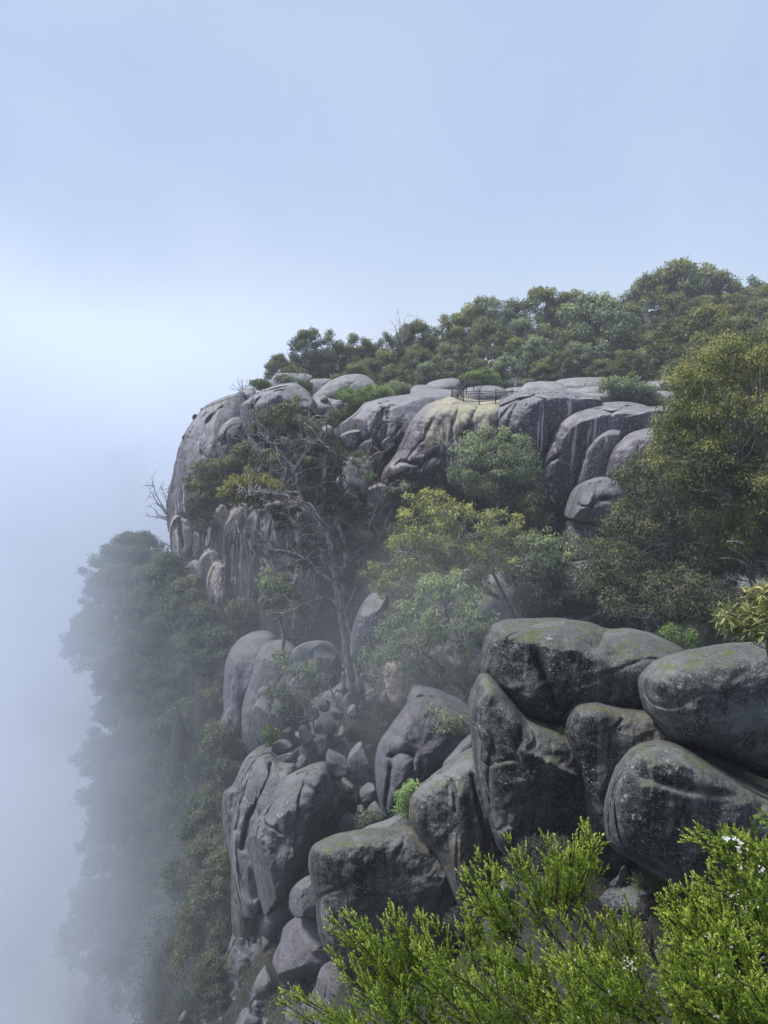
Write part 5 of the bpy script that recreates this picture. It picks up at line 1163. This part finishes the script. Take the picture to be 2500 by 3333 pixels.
stems1 = [((75,310),(330,720),2.3),((35,375),(300,760),2.2),((0,415),(280,800),2.3),((0,500),(330,760),2.35),((70,565),(360,830),2.3),((140,365),(330,700),2.4),((255,215),(430,640),2.35),((320,275),(470,650),2.3),((455,215),(500,620),2.3),((510,245),(530,600),2.25),((265,415),(560,830),2.2),
          ((670,140),(560,640),2.25),((695,150),(590,650),2.2),((742,212),(590,560),2.2),((620,215),(560,600),2.3),((585,260),(540,600),2.3),((480,590),(760,960),2.1),((430,765),(800,1000),2.0),((465,850),(850,1080),1.95),((480,915),(860,1140),1.9),((605,1000),(950,1200),1.85),((205,800),(520,1050),2.1),((140,835),(480,1080),2.1),
          ((10,595),(150,950),2.4),((50,640),(190,980),2.4),((-10,700),(120,1000),2.4),((640,620),(900,1000),2.15),((755,640),(930,980),2.2),((800,610),(960,900),2.25),((905,560),(920,900),2.3),((855,690),(1000,1050),2.05),((750,855),(1050,1200),1.9),((680,860),(1000,1220),1.9),((440,1140),(800,1350),1.8),((480,1070),(850,1300),1.8),
          ((185,940),(520,1250),2.0),((100,960),(420,1260),2.05),((20,1000),(330,1280),2.1),((20,1050),(350,1330),2.0),((210,1000),(600,1300),1.95),((0,1130),(330,1400),2.0)]
# sprays further left, given in the whole-picture frame
def VJ(x, y): q = fr('V', [(x, y)])[0]; return ((q[0] - 1500) * 1.659, (q[1] - 2600) * 1.659)
for a, b_, Y in [((612,2140),(860,2290),2.3),((600,2160),(800,2300),2.25),((650,2150),(860,2290),2.2),((712,2050),(900,2230),2.3),((715,2010),(890,2180),2.35),((715,1985),(860,2130),2.35),((735,2085),(900,2250),2.2),((745,1975),(870,2120),2.4),((770,1985),(880,2130),2.35),((830,1985),(890,2150),2.3),
                 ((845,1965),(920,2140),2.3),((870,1990),(930,2160),2.3),((900,1975),(960,2150),2.25),((945,1990),(990,2160),2.25),((760,2020),(900,2180),2.3),((920,2010),(1000,2190),2.2),((800,2040),(900,2200),2.25)]:
    stems1.append((VJ(*a), VJ(*b_), Y))
out1 = [VJ(860,2080), VJ(800,2090), VJ(900,2040), VJ(1000,2010), VJ(1100,2030), VJ(1220,2060), VJ(1330,2090), VJ(1420,2110), VJ(1500,2090), VJ(1659,2080), VJ(1700,2300), VJ(800,2300), VJ(700,2200)]
tea_tree('bright green tea tree shrub filling the bottom edge, feathery lit tips', out1, stems1, 41, nfill=95, Yr=(1.7, 2.5),
         flowers=[(910,890,22,26,2.0,.004),(1390,950,24,24,1.9,.004),(610,890,10,5,2.0,.004),(820,910,8,3,2.0,.006),(800,1060,14,6,1.8,.004),(1340,745,8,2,2.0,.006),(1380,1170,10,4,1.7,.004),(1500,880,20,8,2,.004),(610,1180,20,10,1.8,.003)],
         bare=[((960,690), (1120,1020), 1.9), ((1000,680), (1060,900), 2.0)])
stems2 = [((1185,480),(1330,780),2.2),((1225,460),(1350,760),2.2),((1270,470),(1380,760),2.2),((1090,540),(1330,800),2.1),((1120,520),(1350,800),2.15),((1075,600),(1350,880),2.1),((1145,630),(1400,900),2.0),((1110,690),(1400,950),1.95),((1150,760),(1420,980),1.9),((1090,770),(1400,1000),1.9),((1085,855),(1380,1020),1.9),((1100,930),(1400,1060),1.85),
          ((1235,640),(1450,900),2.0),((1285,580),(1450,850),2.1),((1340,640),(1500,900),2.0),((1450,690),(1520,960),1.95),((1540,790),(1600,1080),1.9),((1600,900),(1680,1150),1.85),((1480,740),(1560,1000),1.95),((1140,1000),(1450,1200),1.75),((1130,1060),(1450,1230),1.7),((1180,1100),(1480,1260),1.7),((1380,690),(1550,950),2.0),((1560,1000),(1680,1260),1.8),((1640,960),(1760,1200),1.85)]
tea_tree('right hand tea tree shrub with long slanting lime shoots', [VJ(1420,2000), VJ(1480,1960), VJ(1560,2020), VJ(1659,2100), VJ(1750,2300), VJ(1350,2300), VJ(1400,2100)], stems2, 42, nfill=24, Yr=(1.6, 2.1),
         flowers=[(1480,770,20,3,1.95,.006)], root_px=(3000, 4300))
stems3 = [((1240,180),(1560,250),2.3,.8),((1215,225),(1540,280),2.3,.8),((1295,240),(1560,300),2.3,.8),((1595,103),(1760,130),2.2,.7),((1440,180),(1600,330),2.3),((1510,200),(1640,340),2.3),((1550,220),(1660,400),2.3),((1360,310),(1620,450),2.25),((1285,425),(1600,560),2.2),((1350,370),(1600,520),2.25),((1300,440),(1640,620),2.2),
          ((1345,555),(1640,650),2.15),((1360,580),(1680,720),2.1),((1620,270),(1760,420),2.2),((1640,330),(1780,520),2.2),((1500,300),(1700,560),2.25),((1560,400),(1760,620),2.15),((1460,640),(1720,760),2.1),((1540,680),(1760,800),2.1),((1600,700),(1780,860),2.05),((1420,480),(1720,660),2.2),((1640,500),(1800,700),2.1),((1600,780),(1780,900),2.05)]
tea_tree('darker tea tree branch with white blossoms reaching in from the right edge', [(1450,420),(1650,330),(1850,400),(1850,800),(1600,760),(1420,600)], stems3, 43, nfill=5, Yr=(2.1, 2.4),
         flowers=[(1435,218,10,3,2.15,.011),(1500,262,12,4,2.12,.011),(1485,225,8,2,2.15,.009),(1545,270,6,1,2.2,.007),(1520,360,10,2,2.2,.007),(1630,380,20,7,2.2,.006),(1460,500,18,8,2.2,.005),(1480,570,10,5,2.2,.004),(1600,560,18,8,2.15,.004),(1530,600,14,5,2.15,.004),(1610,780,12,5,2.1,.004),(1640,860,8,4,2.1,.004)],
         root_px=(3300, 4000), bare=[((1310,610),(1600,700),2.15)])

# ------------------------------------------------------------------ ground
def gp(px, py, Y): CTRL.append(tuple(at(px, py, Y)))
for q in [(700,1360,95),(900,1340,90),(1100,1345,84),(1300,1330,82),(1500,1325,82),(1800,1310,84),(2100,1310,82),(2500,1300,78),
          (1300,1420,74),(1500,1480,71),(1900,1450,70),(2200,1450,66),(2500,1400,60),
          (900,1900,79),(1100,1750,76),(1300,1700,72),(1500,1700,71),(1700,1800,66),(2000,1900,60),(2300,1900,56),(2500,1900,54),
          (950,2150,64),(1100,2200,58),(1300,2200,54),(1600,2200,47),(2000,2200,44),(2400,2150,42),
          (900,2380,50),(1050,2380,48),(1180,2330,46),(1300,2400,43),(1250,2550,41),(1400,2650,37),(1700,2500,30),(2100,2350,28),(2450,2300,24),
          (900,2600,46),(1050,2650,42),(1200,2800,38),(1150,2700,40),(1500,3350,25),(1300,3350,27),(1100,3300,31),(1900,2900,20.5),(2050,3000,19.5),(2300,3100,18),(1750,3050,20),
          (760,3100,44),(1000,3200,36),(1200,3400,30),(1600,3400,20),(2200,3400,13),(2500,3600,9),(700,3650,34),(900,3700,28),(1000,3850,22),(1100,4100,16),(600,3500,45),(300,3450,52),(0,3400,58),(1200,4500,11),(400,4200,30),(1000,5000,8),(100,4200,36),(1300,3900,17),(1500,4300,12)]: gp(*q)
CTRL += [(.6, 1.2, -1.9), (2, 2.2, -2.6), (0, -2, -1.6), (5, 0, -2), (-6, 0, -9), (6, 6, -6), (-2, 5, -12), (-14, 15, -34), (-25, 30, -60), (-35, 45, -75), (-34, 60, -75), (-50, 60, -95), (-42, 75, -80), (-46, 90, -85), (-60, 90, -105), (-70, 30, -105), (-90, 120, -110), (-120, 60, -85),
         (-45, 110, -75), (-60, 140, -110), (-38, 100, -60), (-30, 120, -60), (-20, 125, -30), (20, 0, -3), (40, 20, -4), (50, 50, 0), (60, 90, 3), (90, 140, 12), (60, 180, 12), (10, 160, 2), (-20, 150, -40), (-60, 200, -60), (0, 260, -20), (80, 260, 0),
         (-300, 0, -120), (-300, 300, -120), (0, 400, -80), (300, 0, 0), (300, 300, -20), (0, -200, 0), (-200, -200, -90), (200, -200, 5), (-1200, 0, -120), (0, 1300, -120), (1200, 0, -60), (0, -1200, -60), (-1200, 1200, -120), (1200, 1200, -80)]
C_ = np.array(CTRL)
def ground_z(x, y):
    d2 = (x[:, None] - C_[None, :, 0]) ** 2 + (y[:, None] - C_[None, :, 1]) ** 2
    w = 1 / (d2 + .8) ** 1.7
    return (w * C_[None, :, 2]).sum(1) / w.sum(1)
def grid_axis(lo, hi, far, n, m):
    a = np.linspace(lo, hi, n); b = hi + (far - hi) * np.linspace(0, 1, m + 1)[1:] ** 2; c = lo + (-far - lo) * np.linspace(0, 1, m + 1)[1:] ** 2
    return np.concatenate([c[::-1], a, b])
gx = grid_axis(-75, 75, 1500, 260, 24); gy = grid_axis(-6, 170, 1500, 300, 24)
X, Yg = np.meshgrid(gx, gy)
gz = np.concatenate([ground_z(a, b) for a, b in zip(np.array_split(X.ravel(), 40), np.array_split(Yg.ravel(), 40))])
Pg = np.stack([X.ravel(), Yg.ravel(), gz], 1)
near = np.clip(1 - np.hypot(Pg[:, 0], Pg[:, 1] - 60) / 220, 0, 1)
Pg[:, 2] += near * (fbm(Pg * np.array([.35, .35, 0]), 4, .55) * .7 + fbm(Pg * np.array([1.7, 1.7, 0]) + 9, 2) * .15)
edge_ = -(Pg[:, 0] + .345 * Pg[:, 1]) + .5
Pg[:, 2] -= np.where((Pg[:, 1] > 15) & (Pg[:, 1] < 120), np.clip(edge_, 0, 16) * 5.0, 0)
for cx0, cx1, cy0, cy1, cz in CARVE:
    ex = np.maximum(0, np.maximum(cx0 + .3 - Pg[:, 0], Pg[:, 0] - cx1 + .3)); ey = np.maximum(0, np.maximum(cy0 - 4.5 - Pg[:, 1], Pg[:, 1] - cy1))
    lim = cz + .8 + (ex * 2.2 + ey * 1.2)
    Pg[:, 2] = np.minimum(Pg[:, 2], np.where((ex < 6) & (ey < 6), lim, 1e9))
nx, ny = len(gx), len(gy)
ii, jj = np.meshgrid(np.arange(nx - 1), np.arange(ny - 1))
k = (jj * nx + ii).ravel()
gm, nt = new_mat('gully_soil'); n = N(nt)
geo = n('ShaderNodeNewGeometry'); v = geo.outputs['Position']
c = n.mix(n.ramp(n.noise(v, 1.2, 6, .7, .4), .42, .6), (.040, .034, .034), (.075, .064, .062))
c = n.mix(n.ramp(n.noise(v, .5, 6, .75, .5), .50, .60), (.035, .045, .03), c)
c = n.mix(n.math('MULTIPLY', n.ramp(n.noise(v, 9, 3, .7), .56, .7), .6), c, (.20, .16, .15))
b = n('ShaderNodeBsdfPrincipled'); n.l(c, b.inputs['Base Color']); b.inputs['Roughness'].default_value = .95
bp = n('ShaderNodeBump'); bp.inputs['Distance'].default_value = .25; n.l(n.noise(v, 3, 6, .8), bp.inputs['Height']); n.l(bp.outputs[0], b.inputs['Normal'])
o_ = n('ShaderNodeOutputMaterial'); n.l(b.outputs[0], o_.inputs[0])
tag(link('ground', mesh_np('ground', Pg, np.stack([k, k + 1, k + nx + 1, k + nx], 1), gm)), kind='structure')

# loose stones and low growth on the slopes
rng = np.random.default_rng(77)
def on_ground(n, x0, x1, y0, y1):
    p = np.stack([rng.uniform(x0, x1, n), rng.uniform(y0, y1, n)], 1)
    from_x = np.clip(np.searchsorted(gx, p[:, 0]) - 1, 0, nx - 2); from_y = np.clip(np.searchsorted(gy, p[:, 1]) - 1, 0, ny - 2)
    Z = Pg[:, 2].reshape(ny, nx)
    u = (p[:, 0] - gx[from_x]) / (gx[from_x + 1] - gx[from_x]); v_ = (p[:, 1] - gy[from_y]) / (gy[from_y + 1] - gy[from_y])
    z = (Z[from_y, from_x] * (1 - u) + Z[from_y, from_x + 1] * u) * (1 - v_) + (Z[from_y + 1, from_x] * (1 - u) + Z[from_y + 1, from_x + 1] * u) * v_
    return np.column_stack([p, z])
ico = bpy.data.meshes.new('t'); import bmesh
bm_ = bmesh.new(); bmesh.ops.create_icosphere(bm_, subdivisions=3, radius=1); iv = np.array([v_.co[:] for v_ in bm_.verts]); if_ = np.array([[q.index for q in f_.verts] for f_ in bm_.faces]); bm_.free()
def stones(n, box, lo, hi, name):
    P_ = on_ground(n, *box); VV, FF = [], []
    for i, p in enumerate(P_):
        r = lo * (hi / lo) ** (rng.uniform() ** 1.8)
        v_ = iv * rng.uniform(.6, 1.1, 3)
        for _ in range(7):
            a = unit(rng.normal(size=3)); d_ = v_ @ a; v_ = v_ - np.maximum(0, d_ - rng.uniform(.4, .65))[:, None] * a
        v_ = v_ * (1 + .12 * fbm(iv * 1.7 + i, 3))[:, None]
        VV.append(v_ * r + p + [0, 0, r * .1]); FF.append(if_ + i * len(iv))
    tag(link(name, mesh_np(name, np.vstack(VV), np.vstack(FF), M['mid'])), 'broken grey stones strewn over the gully floor', 'rubble', kind='stuff')
stones(850, (-12, 10, 26, 62), .12, .6, 'rubble')
U1 = on_ground(2200, -19, 12, 22, 62); U2 = on_ground(2800, -45, -6, 50, 92); U3 = on_ground(900, -25, 45, 62, 100); U4 = on_ground(3200, -24, 8, 14, 52)
def growth(name, P_, mat, r, dens, leaf, lab):
    rad = rng.uniform(.5, 1.3, len(P_)) * r
    V, F, T = puff_leaves(P_ + [0, 0, r * .2], rad, dens, leaf, .35, rng, droop=-.2, tint=rng.uniform(.1, .5, len(P_)), spread=.5, sub=3)
    tag(link(name, mesh_np(name, V, F, M[mat], False, T)), lab, 'undergrowth', kind='stuff')
U2 = U2[(U2[:, 0] + .36 * U2[:, 1] > -1)]
growth('undergrowth', U1, 'lf_dark', .3, 90, .13, 'low dark scrub and litter between the heap boulders')
growth('slope_undergrowth', U2, 'lf_haze', 1.1, 26, .3, 'dense scrub covering the foggy slope')
growth('plateau_undergrowth', U3, 'lf_dark', .5, 60, .2, 'low scrub under the forest on the cliff top')
growth('gorge_undergrowth', U4, 'lf_haze', .45, 90, .11, 'dim scrub on the steep ground of the lower gorge')

# ------------------------------------------------------------------ air
def cube(name, lo, hi, mat):
    g = Geo(); lo = np.array(lo, float); hi = np.array(hi, float)
    g.box((lo + hi) / 2, (hi - lo) / 2)
    m = mesh_np(name, g.V[0], g.F[0], mat, False)
    return link(name, m)
hm, nt = new_mat('thin_haze'); n = N(nt)
pv = n('ShaderNodeVolumePrincipled'); pv.inputs['Density'].default_value = HAZE
pv.inputs['Color'].default_value = (.93, .94, 1, 1); pv.inputs['Anisotropy'].default_value = .1
o_ = n('ShaderNodeOutputMaterial'); n.l(pv.outputs[0], o_.inputs['Volume'])
tag(cube('haze', (-1510, -1510, Pg[:, 2].min() - 1), (1510, 1510, 24), hm), kind='stuff')

fm, nt = new_mat('valley_fog'); n = N(nt)
tc = n('ShaderNodeTexCoord'); v = tc.outputs['Object']
sep = n('ShaderNodeSeparateXYZ'); n.l(v, sep.inputs[0]); x_, y_, z_ = sep.outputs
nz1 = n.noise(v, .05, 4, .62, .6)
wob = n.math('MULTIPLY', n.math('SUBTRACT', nz1, .5), 34.0)
# the bank leans: its edge lies further right lower in the valley
edge = n.math('ADD', n.math('ADD', n.math('ADD', x_, n.math('MULTIPLY', y_, .30)), n.math('MULTIPLY', z_, FOG_LEAN)), n.math('MULTIPLY', wob, 1.0))
f1 = n.math('SUBTRACT', 1.0, n.ramp(edge, FOG_X0, FOG_X1))
f1 = n.math('MULTIPLY', f1, n.ramp(y_, 26, 62))
f2 = n.math('SUBTRACT', 1.0, n.ramp(n.math('ADD', z_, n.math('MULTIPLY', wob, .5)), -72, -35))
f2 = n.math('MULTIPLY', f2, n.math('SUBTRACT', 1.0, n.ramp(x_, -14, 0)))
f4 = n.math('MULTIPLY', n.ramp(n.math('ADD', y_, n.math('MULTIPLY', wob, .6)), 104, 140), n.math('SUBTRACT', 1.0, n.ramp(x_, -16, 4)))
f3 = n.math('MULTIPLY', n.math('SUBTRACT', 1.0, n.ramp(n.math('ADD', x_, n.math('MULTIPLY', wob, .4)), -10, 6)), n.math('SUBTRACT', 1.0, n.ramp(n.math('ADD', z_, n.math('MULTIPLY', wob, .3)), -16, -6)))
def puff(cx, cy_, cz, r, d):
    q = None
    for a, c in ((x_, cx), (y_, cy_), (z_, cz)):
        t_ = n.math('POWER', n.math('SUBTRACT', a, c), 2.0); q = t_ if q is None else n.math('ADD', q, t_)
    return n.math('MULTIPLY', n.math('SUBTRACT', 1.0, n.ramp(n.math('SQRT', q), 0, r)), d)
wisps = n.math('ADD', puff(2.5, 35, -14, 10, .018), puff(-14, 47, -38, 13, .05))
ftop = n.math('SUBTRACT', 1.0, n.ramp(n.math('ADD', z_, n.math('MULTIPLY', wob, .5)), -66, 27))
dens = n.math('ADD', n.math('MULTIPLY', n.math('MULTIPLY', n.math('MAXIMUM', f1, n.math('MULTIPLY', f4, .6)), ftop), FOG_D), n.math('ADD', n.math('MULTIPLY', f2, FOG_D2), n.math('MULTIPLY', f3, .004)))
dens = n.math('ADD', dens, wisps)
dens = n.math('MULTIPLY', dens, n.ramp(nz1, .34, .57))
pv = n('ShaderNodeVolumePrincipled'); n.l(dens, pv.inputs['Density'])
pv.inputs['Color'].default_value = (.84, .89, .975, 1); pv.inputs['Anisotropy'].default_value = .0
o_ = n('ShaderNodeOutputMaterial'); n.l(pv.outputs[0], o_.inputs['Volume'])
tag(cube('fog_bank', (-190, 22, -110), (16, 420, FOG_TOP), fm), kind='stuff')

# ------------------------------------------------------------------ sky, sun, camera
w = bpy.data.worlds.new('World'); scene.world = w; w.use_nodes = True
nt = w.node_tree; nt.nodes.clear(); n = N(nt)
sky = n('ShaderNodeTexSky'); sky.sky_type = 'NISHITA'; sky.sun_disc = False
SUN_EL, SUN_AZ = R(58), R(-40)     # azimuth from +Y towards +X
sky.sun_elevation = SUN_EL; sky.sun_rotation = SUN_AZ
tc = n('ShaderNodeTexCoord')
sep = n('ShaderNodeSeparateXYZ'); n.l(tc.outputs['Generated'], sep.inputs[0])
nn = n.noise(tc.outputs['Generated'], 1.9, 5, .5, .5)
cloud = n.mix(n.ramp(nn, .3, .7), SKY_A, SKY_B)
up = n.ramp(sep.outputs[2], .0, .75)
cloud = n.mix(up, cloud, SKY_UP)
cloud = n.mix(n.ramp(sep.outputs[2], .30, -.02), cloud, SKY_H)
mx = n.mix(.85, (0, 0, 0), cloud)
m2 = n('ShaderNodeMix'); m2.data_type = 'RGBA'; m2.inputs[0].default_value = .85
n.l(sky.outputs[0], m2.inputs[6]); n.l(cloud, m2.inputs[7])
bg = n('ShaderNodeBackground'); n.l(m2.outputs[2], bg.inputs[0]); bg.inputs[1].default_value = SKY_S
o_ = n('ShaderNodeOutputWorld'); n.l(bg.outputs[0], o_.inputs[0])

sl = bpy.data.lights.new('sun', 'SUN'); sl.energy = SUN_S; sl.angle = R(12); sl.color = (1, .965, .93)
so = bpy.data.objects.new('sun', sl); COL.objects.link(so)
az, el = SUN_AZ_L, SUN_EL
d = Vector((math.sin(az) * math.cos(el), math.cos(az) * math.cos(el), math.sin(el)))
so.rotation_euler = d.to_track_quat('Z', 'Y').to_euler()
sky.sun_rotation = az

cam = bpy.data.cameras.new('camera'); co = bpy.data.objects.new('camera', cam); COL.objects.link(co)
cam.sensor_fit = 'VERTICAL'; cam.sensor_height = 36; cam.lens = 36 * FPX / 3333.0
cam.clip_start = .05; cam.clip_end = 5000
co.rotation_euler = (R(90) - PITCH, 0, 0)
scene.camera = co
scene.view_settings.view_transform = 'Standard'; scene.view_settings.look = 'None'
scene.view_settings.exposure = EXPO; scene.view_settings.gamma = 1
scene.render.engine = 'CYCLES'
cy = scene.cycles
cy.use_denoising = True
cy.max_bounces = 7; cy.diffuse_bounces = 3; cy.glossy_bounces = 1; cy.transmission_bounces = 2; cy.volume_bounces = 5; cy.transparent_max_bounces = 4
cy.volume_step_rate = 4.0; cy.volume_max_steps = 48
cy.use_adaptive_sampling = True; cy.adaptive_threshold = .02
